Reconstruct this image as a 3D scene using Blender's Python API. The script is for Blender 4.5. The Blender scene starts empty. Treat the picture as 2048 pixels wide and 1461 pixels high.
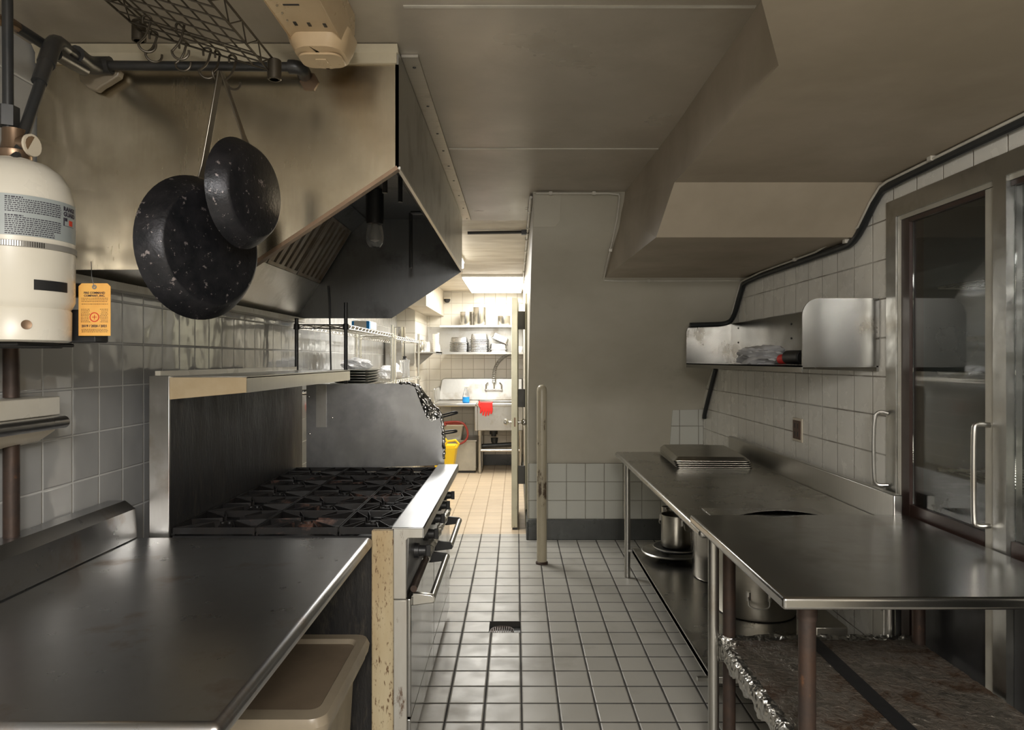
import bpy, bmesh, math, random
from mathutils import Vector, Matrix
random.seed(7)
D = bpy.data
SC = bpy.context.scene
COL = SC.collection
PI = math.pi

# ---------------------------------------------------------------- camera
cam_d = D.cameras.new('camera'); cam = D.objects.new('camera', cam_d); COL.objects.link(cam)
cam.location = (0, 0, 1.5); cam.rotation_euler = (PI/2, 0, 0)
cam_d.sensor_fit = 'HORIZONTAL'; cam_d.sensor_width = 36
cam_d.lens = 36*1430/2048
cam_d.shift_x = -8/2048; cam_d.shift_y = -10.5/2048
cam_d.clip_start = 0.05; cam_d.clip_end = 60
SC.camera = cam
# ---------------------------------------------------------------- world, exposure
w = D.worlds.new('world'); SC.world = w; w.use_nodes = True
w.node_tree.nodes['Background'].inputs[0].default_value = (0.9, 0.92, 1, 1)
w.node_tree.nodes['Background'].inputs[1].default_value = 0.02
vs = SC.view_settings
vs.view_transform = 'Standard'; vs.look = 'None'; vs.gamma = 1; vs.use_curve_mapping = False
vs.exposure = 0.5
# ---------------------------------------------------------------- lamps and added fill lights
def area(name, loc, rot, sx, sy, power, color):
    l = D.lights.new(name, 'AREA'); l.shape = 'RECTANGLE'; l.size = sx; l.size_y = sy
    l.energy = power; l.color = color
    o = D.objects.new(name, l); COL.objects.link(o); o.location = loc; o.rotation_euler = rot
    return o
area('kitchen_ceiling_lamp', (0.25, -0.5, 2.18), (math.radians(12), 0, 0), 1.2, 0.35, 60, (1.0, 0.96, 0.90))
area('kitchen_rear_fill', (-0.2, -2.0, 2.2), (math.radians(25), 0, 0), 1.2, 0.4, 35, (1.0, 0.965, 0.91))  # added soft fill behind the camera, stands for no particular fixture
pl = D.lights.new('kitchen_point_fill', 'POINT'); pl.energy = 60; pl.color = (1, .96, .90); pl.shadow_soft_size = .14  # added unseen point fill so light reaches the ceiling; no real bulb
plo = D.objects.new('kitchen_point_fill', pl); COL.objects.link(plo); plo.location = (.15, -1.1, 1.98)
area('back_room_lamp', (-0.25, 9.0, 2.41), (0, 0, 0), 0.7, 1.6, 37, (1.0, 0.97, 0.9))
area('passage_lamp', (-0.62, 6.3, 2.38), (0, 0, 0), 0.16, 1.2, 30, (1.0, 0.98, 0.94))

# ================================================================ materials
class NT:
    def __init__(s, name):
        s.m = D.materials.new(name); s.m.use_nodes = True
        s.t = s.m.node_tree; s.b = s.t.nodes['Principled BSDF']; s.out = s.t.nodes['Material Output']
    def n(s, typ, **kw):
        x = s.t.nodes.new(typ)
        for k, v in kw.items(): setattr(x, k, v)
        return x
    def l(s, a, b): s.t.links.new(a, b)
    def set(s, key, v): s.b.inputs[key].default_value = v
    def math(s, op, a, b=None, c=None):
        x = s.n('ShaderNodeMath', operation=op)
        for i, v in enumerate((a, b, c)):
            if v is None: continue
            if hasattr(v, 'links'): s.l(v, x.inputs[i])
            else: x.inputs[i].default_value = v
        return x.outputs[0]
    def mix(s, f, a, b):
        x = s.n('ShaderNodeMix', data_type='RGBA')
        for i, v in ((0, f), (6, a), (7, b)):
            if hasattr(v, 'links'): s.l(v, x.inputs[i])
            else: x.inputs[i].default_value = v if i == 0 else (*v[:3], 1)
        return x.outputs[2]
    def coord(s, world=True, scale=(1, 1, 1)):
        if world: o = s.n('ShaderNodeNewGeometry').outputs['Position']
        else: o = s.n('ShaderNodeTexCoord').outputs['Object']
        mp = s.n('ShaderNodeMapping'); mp.inputs['Scale'].default_value = scale
        s.l(o, mp.inputs[0]); return mp.outputs[0]
    def noise(s, vec, scale, detail=4, rough=0.55, dist=0):
        x = s.n('ShaderNodeTexNoise'); s.l(vec, x.inputs['Vector'])
        x.inputs['Scale'].default_value = scale; x.inputs['Detail'].default_value = detail
        x.inputs['Roughness'].default_value = rough; x.inputs['Distortion'].default_value = dist
        return x.outputs['Fac']
    def ramp(s, f, lo, hi, a=0.0, b=1.0):
        x = s.n('ShaderNodeMapRange'); s.l(f, x.inputs[0])
        for i, v in enumerate((lo, hi, a, b)): x.inputs[i+1].default_value = v
        return x.outputs[0]
    def bump(s, h, strength, dist, prev=None):
        x = s.n('ShaderNodeBump'); s.l(h, x.inputs['Height'])
        x.inputs['Strength'].default_value = strength; x.inputs['Distance'].default_value = dist
        if prev: s.l(prev, x.inputs['Normal'])
        return x.outputs[0]

def paint(name, col, col2=None, rough=0.5, nscale=3, metal=0.0, spec=0.5, world=True, dirt=None, dscale=8, dlo=0.58, dhi=0.72, bump=0.0, stretch=(1, 1, 1)):
    t = NT(name); c = t.coord(world, stretch)
    f = t.noise(c, nscale, 5, 0.6)
    base = t.mix(t.ramp(f, 0.35, 0.65), col, col2 or tuple(x*0.82 for x in col))
    if dirt:
        d = t.noise(c, dscale, 8, 0.7)
        base = t.mix(t.ramp(d, dlo, dhi), base, dirt)
    t.l(base, t.b.inputs['Base Color'])
    t.l(t.ramp(f, 0.3, 0.7, rough*0.8, min(1, rough*1.25)), t.b.inputs['Roughness'])
    t.set('Metallic', metal); t.set('Specular IOR Level', spec)
    if bump:
        t.l(t.bump(t.noise(c, dscale*2, 6), bump, 0.01), t.b.inputs['Normal'])
    return t.m

def steel(name, col=(0.5, 0.5, 0.48), rough=0.3, stretch=(1, 12, 1), wave=0.15, grime=None, glo=0.55, ghi=0.75, world=True, wscale=3.0, gscale=4, metal=1.0):
    t = NT(name); c = t.coord(world, stretch); c1 = t.coord(world)
    f = t.noise(c, 9, 6, 0.65); g = t.noise(c1, gscale, 6, 0.62)
    base = t.mix(t.ramp(f, 0.3, 0.7), col, tuple(x*0.93 for x in col))
    rr = t.ramp(f, 0.3, 0.7, rough*0.92, rough*1.08)
    if grime:
        gm = t.ramp(g, glo, ghi)
        base = t.mix(gm, base, grime)
        rr = t.math('ADD', rr, t.math('MULTIPLY', gm, 0.08))
    t.l(base, t.b.inputs['Base Color']); t.l(rr, t.b.inputs['Roughness'])
    t.set('Metallic', metal)
    if wave:
        wv = t.noise(c1, wscale, 2, 0.4)
        t.l(t.bump(wv, wave, 0.05), t.b.inputs['Normal'])
    return t.m

def tiles(name, ua, va, pu, pv, u0, v0, col, grout, gw=0.004, rough=0.15, var=0.06, stain=None, slo=.55, shi=.75, wav=0.1, bdist=0.004, gvar=0.0):
    t = NT(name); pos = t.n('ShaderNodeNewGeometry').outputs['Position']
    sp = t.n('ShaderNodeSeparateXYZ'); t.l(pos, sp.inputs[0])
    jn = t.noise(pos, 6, 2)
    def ax(a, p, o):
        v = t.math('DIVIDE', t.math('SUBTRACT', sp.outputs[a], o), p)
        fr = t.math('FRACT', v); fl = t.math('FLOOR', v)
        e = t.math('MULTIPLY', t.math('MINIMUM', fr, t.math('SUBTRACT', 1.0, fr)), p)
        return fl, e
    fu, eu = ax(ua, pu, u0); fv, ev = ax(va, pv, v0)
    e = t.math('MINIMUM', eu, ev)
    e = t.math('ADD', e, t.math('MULTIPLY', t.math('SUBTRACT', jn, 0.5), gw*0.5))
    m = t.ramp(e, gw*0.4, gw*0.75)      # 0 grout .. 1 tile
    cb = t.n('ShaderNodeCombineXYZ'); t.l(fu, cb.inputs[0]); t.l(fv, cb.inputs[1])
    wn = t.n('ShaderNodeTexWhiteNoise'); t.l(cb.outputs[0], wn.inputs[0])
    tc = t.mix(wn.outputs[0], tuple(x*(1-var) for x in col), tuple(min(1, x*(1+var)) for x in col))
    big = t.noise(pos, 2.2, 5, 0.6)
    if stain: tc = t.mix(t.ramp(big, slo, shi), tc, stain)
    gc = grout
    if gvar:
        gc = t.mix(t.ramp(t.noise(pos, 5, 3), 0.4, 0.6), grout, tuple(x*(1-gvar)+y*gvar for x, y in zip(grout, col)))
    t.l(t.mix(m, gc, tc), t.b.inputs['Base Color'])
    r = t.ramp(m, 0, 1, 0.8, rough)
    if stain: r = t.math('ADD', r, t.ramp(t.noise(pos, 7, 5), 0.4, 0.7, 0, 0.15))
    t.l(r, t.b.inputs['Roughness'])
    b1 = t.bump(t.ramp(e, gw*0.3, gw*1.2), 0.6, bdist)
    # each tile is set a touch out of plane
    wn2 = t.n('ShaderNodeTexWhiteNoise', noise_dimensions='2D'); t.l(cb.outputs[0], wn2.inputs[0])
    b2 = t.bump(t.noise(pos, 5, 2), wav, 0.03, b1)
    t.l(b2, t.b.inputs['Normal'])
    return t.m

def plain(name, col, rough=0.5, metal=0.0, trans=0.0, alpha=1.0, emit=0.0, ecol=(1, 1, 1), ior=1.45):
    t = NT(name); t.set('Base Color', (*col, 1)); t.set('Roughness', rough); t.set('Metallic', metal)
    t.set('Transmission Weight', trans); t.set('IOR', ior); t.set('Alpha', alpha)
    if emit: t.set('Emission Color', (*ecol, 1)); t.set('Emission Strength', emit)
    # a little procedural unevenness in the gloss
    if not trans:
        f = t.noise(t.coord(False), 14, 4); t.l(t.ramp(f, 0.3, 0.7, rough*0.85, min(1, rough*1.15)), t.b.inputs['Roughness'])
    return t.m

M = {}
M['ceiling'] = paint('ceiling_paint', (0.42, 0.375, 0.31), (0.32, 0.285, 0.23), 0.32, 1.2, dirt=(0.22, 0.18, 0.13), dscale=1.4, dlo=.48, dhi=.95)
M['soffit'] = paint('soffit_paint', (0.41, 0.35, 0.27), (0.33, 0.28, 0.21), 0.5, 1.5)
M['beige'] = paint('beige_wall_paint', (0.50, 0.47, 0.395), (0.42, 0.39, 0.315), 0.42, 1.3, dirt=(0.2, 0.175, 0.13), dscale=2.2, dlo=.62, dhi=.95)
M['passage'] = paint('passage_ceiling_paint', (0.62, 0.56, 0.46), (0.50, 0.44, 0.35), 0.5, 3, stretch=(1, 4, 1))
M['cream'] = paint('cream_gloss_paint', (0.74, 0.70, 0.52), None, 0.35, 5, dirt=(0.2, 0.14, 0.07), dscale=12, dlo=.66, dhi=.74)
M['floor'] = tiles('quarry_tile_floor', 0, 1, 0.160, 0.1626, -0.1356, 2.957, (0.40, 0.385, 0.345), (0.035, 0.032, 0.028), 0.0075, 0.33, 0.07, stain=(0.27, 0.25, 0.21), wav=0.12)
M['floor_back'] = tiles('lamp_tinted_cream_floor', 0, 1, 0.160, 0.1626, -0.1356, 2.957, (0.56, 0.45, 0.32), (0.28, 0.21, 0.14), 0.006, 0.35, 0.06, wav=0.1)  # cream tile; the warm lamp's tint is put into its colour
M['tile_left'] = tiles('left_wall_glazed_tile', 1, 2, 0.1535, 0.159, 2.265, 1.2425, (0.40, 0.40, 0.395), (0.60, 0.60, 0.58), 0.0045, 0.10, 0.04, wav=0.22, gvar=0.0)  # white tile greyed in its colour to imitate the reflected dark hood
M['tile_right'] = tiles('right_wall_glazed_tile', 1, 2, 0.172, 0.166, 3.128, 1.0955, (0.74, 0.72, 0.66), (0.2, 0.17, 0.14), 0.0038, 0.2, 0.035, stain=(0.66, 0.63, 0.56), wav=0.12, gvar=0.5)
M['tile_mid'] = tiles('middle_wall_glazed_tile', 0, 2, 0.157, 0.155, 0.264, 0.172, (0.55, 0.55, 0.50), (0.22, 0.2, 0.16), 0.004, 0.25, 0.03, wav=0.08)
M['tile_far'] = tiles('far_wall_glazed_tile', 0, 2, 0.157, 0.157, 0.02, 1.05, (0.68, 0.64, 0.56), (0.42, 0.37, 0.3), 0.004, 0.2, 0.03, wav=0.08)
M['cove'] = paint('dark_cove_tile', (0.075, 0.08, 0.075), (0.05, 0.052, 0.05), 0.3, 5, dirt=(0.18, 0.17, 0.14), dscale=9, dlo=.62, dhi=.8)
M['table'] = steel('worktop_steel', (0.47, 0.475, 0.49), 0.29, (1, 1, 1), 0.05, grime=(0.36, 0.30, 0.26), glo=.58, ghi=.72, wscale=2.5, gscale=5)
M['tabler'] = steel('prep_table_steel', (0.50, 0.49, 0.465), 0.26, (1, 1, 1), 0.04, grime=(0.36, 0.34, 0.30), glo=.55, ghi=.8, wscale=2)
M['tabler2'] = steel('front_table_steel', (0.40, 0.395, 0.385), 0.22, (1, 1, 1), 0.05, grime=(0.30, 0.27, 0.24), glo=.52, ghi=.8, wscale=2)
M['steel'] = steel('brushed_steel', (0.56, 0.55, 0.52), 0.3, (1, 14, 1), 0.04)
M['steelv'] = steel('brushed_steel_upright', (0.52, 0.51, 0.48), 0.32, (14, 14, 1), 0.08, grime=(0.33, 0.28, 0.22))
M['shelfsteel'] = steel('wall_shelf_steel', (0.24, 0.235, 0.22), 0.24, (14, 14, 1), 0.1, grime=(0.19, 0.17, 0.14))
M['hood'] = steel('hood_end_steel', (0.60, 0.53, 0.40), 0.22, (14, 14, 1), 0.16, grime=(0.30, 0.245, 0.16), glo=.42, ghi=.78, wscale=2.2, gscale=2.2)
M['hoodside'] = steel('hood_front_steel', (0.45, 0.44, 0.41), 0.34, (14, 14, 1), 0.1, grime=(0.22, 0.2, 0.17), glo=.5, ghi=.8)
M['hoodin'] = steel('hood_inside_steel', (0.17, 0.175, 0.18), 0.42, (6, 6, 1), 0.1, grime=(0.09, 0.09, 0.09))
M['strip'] = paint('hood_trim_paint', (0.52, 0.46, 0.34), None, 0.4, 6)
M['flange'] = steel('flange_steel', (0.5, 0.47, 0.41), 0.42, (1, 8, 1), 0.1, grime=(0.3, 0.25, 0.2))
M['black'] = paint('black_enamel', (0.018, 0.018, 0.019), None, 0.45, 8)
M['pipe'] = paint('black_iron_pipe', (0.022, 0.024, 0.026), (0.03, 0.028, 0.026), 0.35, 10)
M['iron'] = paint('cast_iron', (0.009, 0.009, 0.010), (0.016, 0.014, 0.013), 0.48, 14, metal=0.0, spec=0.2, dirt=(0.15, 0.08, 0.06), dscale=4, dlo=.57, dhi=.68, bump=0.3)
M['burnt'] = paint('burnt_steel', (0.02, 0.02, 0.021), (0.03, 0.028, 0.026), 0.42, 3, metal=0.0, spec=0.35, dirt=(0.07, 0.06, 0.048), dscale=11, dlo=.55, dhi=.75, bump=0.25, stretch=(4, 4, 1))
M['plate'] = steel('smoked_steel_plate', (0.33, 0.33, 0.33), 0.33, (3, 3, 1), 0.12, grime=(0.2, 0.2, 0.205), glo=.45, ghi=.65, wscale=3, gscale=3)
M['rustcream'] = paint('rusty_cream_enamel', (0.52, 0.44, 0.29), (0.36, 0.25, 0.12), 0.5, 4, dirt=(0.12, 0.06, 0.025), dscale=120, dlo=.56, dhi=.62, stretch=(1, 1, .25))
M['sidecream'] = paint('greasy_cream_plate', (0.50, 0.40, 0.26), (0.42, 0.32, 0.19), 0.4, 6)
M['rustwhite'] = paint('worn_grey_enamel', (0.50, 0.49, 0.45), (0.42, 0.39, 0.34), 0.42, 8, metal=0.3, dirt=(0.14, 0.09, 0.06), dscale=22, dlo=.61, dhi=.68, stretch=(1, 1, .35))
M['doorsteel'] = steel('oven_door_steel', (0.46, 0.46, 0.45), 0.16, (1, 1, 8), 0.1, grime=(0.2, 0.17, 0.14), glo=.6, ghi=.75)
M['filter'] = paint('greasy_filter', (0.36, 0.32, 0.27), (0.24, 0.19, 0.14), 0.4, 8, metal=0.6)
M['rail'] = steel('range_rail_steel', (0.62, 0.63, 0.64), 0.3, (8, 1, 1), 0.06)
M['rust'] = paint('rusty_brown_pipe', (0.075, 0.045, 0.032), (0.045, 0.033, 0.028), 0.5, 12, metal=0.4, dirt=(0.17, 0.08, 0.04), dscale=20, dlo=.62, dhi=.72, bump=0.15)
M['white'] = paint('white_enamel', (0.66, 0.63, 0.56), (0.60, 0.56, 0.47), 0.28, 3, dirt=(0.3, 0.14, 0.06), dscale=40, dlo=.71, dhi=.75)
M['plastic'] = paint('cream_plastic', (0.24, 0.20, 0.145), None, 0.35, 5)  # cream darkened in the colour to stand in for shade under the table
M['lid'] = paint('stained_shaded_amber_plastic', (0.15, 0.115, 0.08), None, 0.35, 5)  # dirty lid, with the table's shadow also put into its darker amber
M['panmetal'] = paint('seasoned_pan', (0.016, 0.017, 0.02), (0.027, 0.026, 0.03), 0.36, 20, metal=0.6, world=False, dirt=(0.25, 0.22, 0.22), dscale=48, dlo=.61, dhi=.64, bump=0.12)
M['handle'] = steel('pan_handle_steel', (0.42, 0.39, 0.33), 0.35, (1, 1, 1), 0, world=False)
M['wire'] = paint('dark_greasy_wire', (0.07, 0.058, 0.042), None, 0.4, 20, metal=0.6)
M['chromewire'] = plain('chrome_wire', (0.6, 0.58, 0.52), 0.3, 0.9)
M['fixture'] = paint('aged_fixture_plastic', (0.55, 0.42, 0.26), (0.48, 0.35, 0.21), 0.3, 6)
M['bag'] = plain('milky_bag_film', (0.85, 0.85, 0.86), 0.22, 0, 0.45, ior=1.25)
M['foil'] = steel('crumpled_foil', (0.62, 0.61, 0.58), 0.3, (1, 1, 1), 0.6, wscale=28)
M['foiltape'] = steel('foil_tape', (0.45, 0.45, 0.43), 0.33, (1, 1, 1), 0.12, wscale=9, grime=(0.3, 0.28, 0.24))
M['coolerframe'] = paint('cooler_frame_paint', (0.42, 0.40, 0.34), None, 0.35, 5, metal=0.2, dirt=(0.25, 0.17, 0.1), dscale=25, dlo=.66, dhi=.72)
M['jamb'] = plain('dark_brown_jamb', (0.035, 0.02, 0.016), 0.35)
M['glass'] = plain('door_glass', (0.75, 0.79, 0.77), 0.03, 0, 1.0, ior=1.35)
M['clear'] = plain('clear_plastic', (0.93, 0.94, 0.95), 0.12, 0, 0.85, ior=1.3)
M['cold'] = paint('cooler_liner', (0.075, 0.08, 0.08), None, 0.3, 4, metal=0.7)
M['rubber'] = plain('black_rubber_insulation', (0.015, 0.017, 0.018), 0.38)
M['brownplate'] = plain('brown_outlet', (0.075, 0.035, 0.02), 0.35)
M['ivory'] = plain('ivory_plastic', (0.6, 0.53, 0.42), 0.4)
M['conduit'] = paint('painted_conduit', (0.58, 0.55, 0.48), None, 0.45, 10)
M['orange'] = paint('orange_card', (0.80, 0.46, 0.12), (0.75, 0.38, 0.09), 0.6, 20)
M['ink'] = plain('dark_ink', (0.03, 0.025, 0.04), 0.6)
M['redink'] = plain('red_ink', (0.6, 0.06, 0.03), 0.6)
M['label'] = plain('grey_label', (0.30, 0.33, 0.33), 0.45)
M['red'] = plain('red_rubber', (0.75, 0.035, 0.03), 0.45)
M['redhose'] = plain('dark_red_hose', (0.28, 0.04, 0.03), 0.4)
M['yellow'] = plain('yellow_plastic', (0.85, 0.58, 0.02), 0.4)
M['blue'] = plain('blue_liquid', (0.02, 0.28, 0.72), 0.25)
M['lamp'] = plain('lit_lamp_diffuser', (0.9, 0.9, 0.9), 0.5, emit=5, ecol=(1, 0.98, 0.93))
M['whiteglaze'] = plain('white_porcelain', (0.72, 0.70, 0.64), 0.25)
M['greyplastic'] = plain('grey_plastic', (0.22, 0.21, 0.19), 0.5)
M['brass'] = plain('tarnished_brass', (0.22, 0.15, 0.1), 0.35, 0.8)
M['panstack'] = steel('steam_pan_steel', (0.33, 0.325, 0.31), 0.28, (1, 1, 1), 0.0, world=False)
M['shiny'] = steel('polished_pot_steel', (0.50, 0.48, 0.44), 0.2, (14, 14, 1), 0.0, world=False)
M['dull'] = steel('dull_pot_steel', (0.44, 0.42, 0.37), 0.32, (1, 1, 10), 0.0, world=False)

def foil_grime():
    t = NT('foil_covered_greasy_shelf'); c = t.coord(True)
    n1 = t.noise(c, 5, 6, 0.65, 0.6); n2 = t.noise(c, 30, 5, 0.65, 1.2)
    m = t.ramp(t.math('ADD', n1, t.math('MULTIPLY', n2, 0.5)), 0.62, 0.9)
    t.l(t.mix(m, (0.06, 0.035, 0.02), (0.30, 0.27, 0.23)), t.b.inputs['Base Color'])
    t.l(t.ramp(m, 0, 1, 0.05, 0.85), t.b.inputs['Metallic']); t.l(t.ramp(m, 0, 1, 0.5, 0.28), t.b.inputs['Roughness'])
    t.l(t.bump(n2, 0.9, 0.015), t.b.inputs['Normal'])
    return t.m
M['foilshelf'] = foil_grime()

# ================================================================ mesh helpers
def V(*a): return Vector(a)
def box(bm, x0, x1, y0, y1, z0, z1):
    v = [bm.verts.new((x, y, z)) for x in (x0, x1) for y in (y0, y1) for z in (z0, z1)]
    for f in ((0, 1, 3, 2), (4, 6, 7, 5), (0, 4, 5, 1), (2, 3, 7, 6), (0, 2, 6, 4), (1, 5, 7, 3)):
        bm.faces.new([v[i] for i in f])
    return v
def prism(bm, poly, vec):
    """poly: list of 3-D points in one plane, pushed along vec"""
    vec = Vector(vec)
    a = [bm.verts.new(p) for p in poly]; b = [bm.verts.new(Vector(p)+vec) for p in poly]
    n = len(a)
    bm.faces.new(a); bm.faces.new(b[::-1])
    for i in range(n): bm.faces.new((a[i], b[i], b[(i+1) % n], a[(i+1) % n]))
def ring(bm, c, t, r, seg, up=None, rx=None):
    t = Vector(t).normalized()
    if up is None: up = Vector((0, 0, 1)) if abs(t.z) < 0.9 else Vector((1, 0, 0))
    u = t.cross(up).normalized(); v = u.cross(t)
    return [bm.verts.new(Vector(c)+(u*math.cos(2*PI*i/seg)*(rx or r)+v*math.sin(2*PI*i/seg)*r)) for i in range(seg)]
def loft(bm, rings, cap=True, closed=False):
    n = len(rings[0]); R = rings+([rings[0]] if closed else [])
    for a, b in zip(R[:-1], R[1:]):
        for i in range(n): bm.faces.new((a[i], a[(i+1) % n], b[(i+1) % n], b[i]))
    if cap and not closed: bm.faces.new(rings[0][::-1]); bm.faces.new(rings[-1])
def tube(bm, pts, r, seg=10, closed=False, smooth=0):
    P = [Vector(p) for p in pts]
    for _ in range(smooth):
        Q = [P[0]]
        for a, b in zip(P[:-1], P[1:]): Q += [a*0.75+b*0.25, a*0.25+b*0.75]
        P = Q+[P[-1]]
    n = len(P); T = []
    for i in range(n):
        if closed: t = (P[(i+1) % n]-P[i-1])
        else: t = (P[min(i+1, n-1)]-P[max(i-1, 0)])
        T.append(t.normalized())
    up = Vector((0, 0, 1)) if abs(T[0].z) < 0.9 else Vector((1, 0, 0))
    rs = []; u = T[0].cross(up).normalized()
    for i in range(n):
        if i: u = (u-T[i]*u.dot(T[i])); u = u.normalized() if u.length > 1e-6 else T[i].orthogonal().normalized()
        v = u.cross(T[i]); rr = r[i] if isinstance(r, (list, tuple)) else r
        rs.append([bm.verts.new(P[i]+(u*math.cos(2*PI*k/seg)+v*math.sin(2*PI*k/seg))*rr) for k in range(seg)])
    loft(bm, rs, True, closed)
def cyl(bm, a, b, r, r2=None, seg=20):
    t = Vector(b)-Vector(a)
    loft(bm, [ring(bm, a, t, r, seg), ring(bm, b, t, r if r2 is None else r2, seg)])
def lathe(bm, prof, c=(0, 0, 0), seg=36, cap=True, axis=None, sx=1, sy=1):
    """prof [(r,z)...] turned about a vertical axis through c"""
    rs = []
    for r, z in prof:
        rs.append([bm.verts.new((c[0]+max(r, 1e-4)*math.cos(2*PI*i/seg)*sx, c[1]+max(r, 1e-4)*math.sin(2*PI*i/seg)*sy, c[2]+z)) for i in range(seg)])
    loft(bm, rs, cap)
def rrect(x0, x1, y0, y1, r, n=5):
    out = []
    for cx, cy, a0 in ((x1-r, y1-r, 0), (x0+r, y1-r, PI/2), (x0+r, y0+r, PI), (x1-r, y0+r, 1.5*PI)):
        for k in range(n+1):
            a = a0+PI/2*k/n; out.append((cx+r*math.cos(a), cy+r*math.sin(a)))
    return out
def xform(bm, mat): bmesh.ops.transform(bm, matrix=mat, verts=bm.verts)
def nb(): return bmesh.new()

ORG = {}
def finish(name, bm, mat, org, bevel=0.0, bseg=2, flat=False):
    bmesh.ops.recalc_face_normals(bm, faces=bm.faces)
    bmesh.ops.translate(bm, vec=-Vector(org), verts=bm.verts)
    me = D.meshes.new(name); bm.to_mesh(me); bm.free()
    o = D.objects.new(name, me); COL.objects.link(o)
    me.materials.append(M[mat] if isinstance(mat, str) else mat)
    if not flat:
        me.polygons.foreach_set('use_smooth', [True]*len(me.polygons)); me.set_sharp_from_angle(angle=math.radians(35))
    if bevel:
        b = o.modifiers.new('bevel', 'BEVEL'); b.width = bevel; b.segments = bseg; b.limit_method = 'ANGLE'; b.angle_limit = math.radians(50)
        b.harden_normals = False
    return o
def base_of(bm):
    xs = [v.co.x for v in bm.verts]; ys = [v.co.y for v in bm.verts]; zs = [v.co.z for v in bm.verts]
    return Vector(((min(xs)+max(xs))/2, (min(ys)+max(ys))/2, min(zs)))
def tag(o, label, cat, group=None, kind=None):
    o['label'] = label; o['category'] = cat
    if group: o['group'] = group
    if kind: o['kind'] = kind
    return o
def solo(name, bm, mat, label, cat, group=None, **k):
    org = base_of(bm); o = finish(name, bm, mat, org, **k); o.location = org; ORG[o.name] = org
    return tag(o, label, cat, group)
def struct(name, bm, mat, **k):
    org = base_of(bm); o = finish(name, bm, mat, org, **k); o.location = org; ORG[o.name] = org
    o['kind'] = 'structure'; return o
def thing(name, loc, label, cat, group=None):
    o = D.objects.new(name, None); COL.objects.link(o); o.location = loc; o.empty_display_size = 0.05
    ORG[o.name] = Vector(loc); return tag(o, label, cat, group)
def part(name, bm, mat, parent, label=None, **k):
    org = ORG[parent.name]; o = finish(name, bm, mat, org, **k); o.parent = parent; ORG[o.name] = org
    if label: o['label'] = label
    return o
def dup(o, parent=None):
    c = o.copy(); COL.objects.link(c); c.parent = parent
    for ch in [x for x in D.objects if x.parent == o]: dup(ch, c)
    return c
def bbox(name, dims, mat, parent, **k):
    bm = nb(); box(bm, *dims); return part(name, bm, mat, parent, **k)

# text as a mesh with vertices handed to a mapping function
def text_bm(body, size, align='LEFT', bold=0.0):
    cu = D.curves.new('text', 'FONT'); cu.body = body; cu.size = size; cu.align_x = align; cu.offset = bold
    cu.extrude = 0.0002; cu.resolution_u = 2
    o = D.objects.new('text', cu); COL.objects.link(o)
    dg = bpy.context.evaluated_depsgraph_get(); dg.update()
    me = D.meshes.new_from_object(o.evaluated_get(dg)); bm = nb(); bm.from_mesh(me)
    D.objects.remove(o); D.curves.remove(cu); D.meshes.remove(me)
    return bm

# ================================================================ setting
XL, XR = -1.5, 1.56
YB = 10.2; ZC = 2.475; ZS = 2.245
bm = nb(); box(bm, XL-.1, XR+1.0, -3.0, 6.15, -.1, 0)
# hole for the floor drain is cut below
def floor_with_hole():
    bm = nb(); hx0, hx1, hy0, hy1 = -0.150, 0.024, 3.933, 4.095
    xs = [XL-.1, hx0, hx1, XR+1.0]; ys = [-3.0, hy0, hy1, 6.15]
    for i in range(3):
        for j in range(3):
            if i == 1 and j == 1: continue
            bm.faces.new([bm.verts.new((x, y, 0)) for x, y in ((xs[i], ys[j]), (xs[i+1], ys[j]), (xs[i+1], ys[j+1]), (xs[i], ys[j+1]))])
    bmesh.ops.remove_doubles(bm, verts=bm.verts, dist=1e-5)
    ex = bmesh.ops.extrude_face_region(bm, geom=bm.faces[:])
    bmesh.ops.translate(bm, vec=(0, 0, -.06), verts=[v for v in ex['geom'] if isinstance(v, bmesh.types.BMVert)])
    return bm
bm.free()
struct('floor', floor_with_hole(), 'floor', flat=True)
bm = nb(); box(bm, XL-.1, 1.7, 6.15, YB+.1, -.06, 0); struct('floor_back', bm, 'floor_back', flat=True)
bm = nb(); box(bm, XL-.1, XR+.9, -3.0, 5.0, ZC, ZC+.1); struct('ceiling', bm, 'ceiling', flat=True)
bm = nb(); box(bm, XL-.1, 1.7, 5.0, YB+.1, ZC, ZC+.1); struct('ceiling_back', bm, 'passage', flat=True)
# ceiling panel seams: thin cover strips
for i, y in enumerate((1.97, 3.30)):
    bm = nb(); box(bm, -.31, .66, y-.006, y+.006, ZC-.003, ZC); struct('trim_%d' % (i+1), bm, 'conduit')
bm = nb(); box(bm, XL-.1, XL, -3.0, YB+.1, 0, ZC); struct('wall_left', bm, 'tile_left', flat=True)
bm = nb(); box(bm, XR, XR+.1, 3.0, 6.0, 0, ZC); struct('wall_right', bm, 'tile_right', flat=True)
bm = nb(); box(bm, XR, XR+.1, 0.2, 3.0, 2.16, ZC); struct('wall_right_above_cooler', bm, 'tile_right', flat=True)
bm = nb(); box(bm, XR, XR+.1, -3.0, 0.2, 0, ZC); struct('wall_right_behind', bm, 'beige', flat=True)
bm = nb(); box(bm, XL-.1, XR+.1, -3.1, -3.0, 0, ZC); struct('wall_behind', bm, 'beige', flat=True)
bm = nb(); box(bm, XL-.1, 1.7, YB, YB+.1, 0, ZC); struct('wall_far', bm, 'tile_far', flat=True)
bm = nb(); box(bm, XL, -1.27, 9.0, YB, 0, ZC); struct('wall_far_left', bm, 'tile_far', flat=True)
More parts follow.
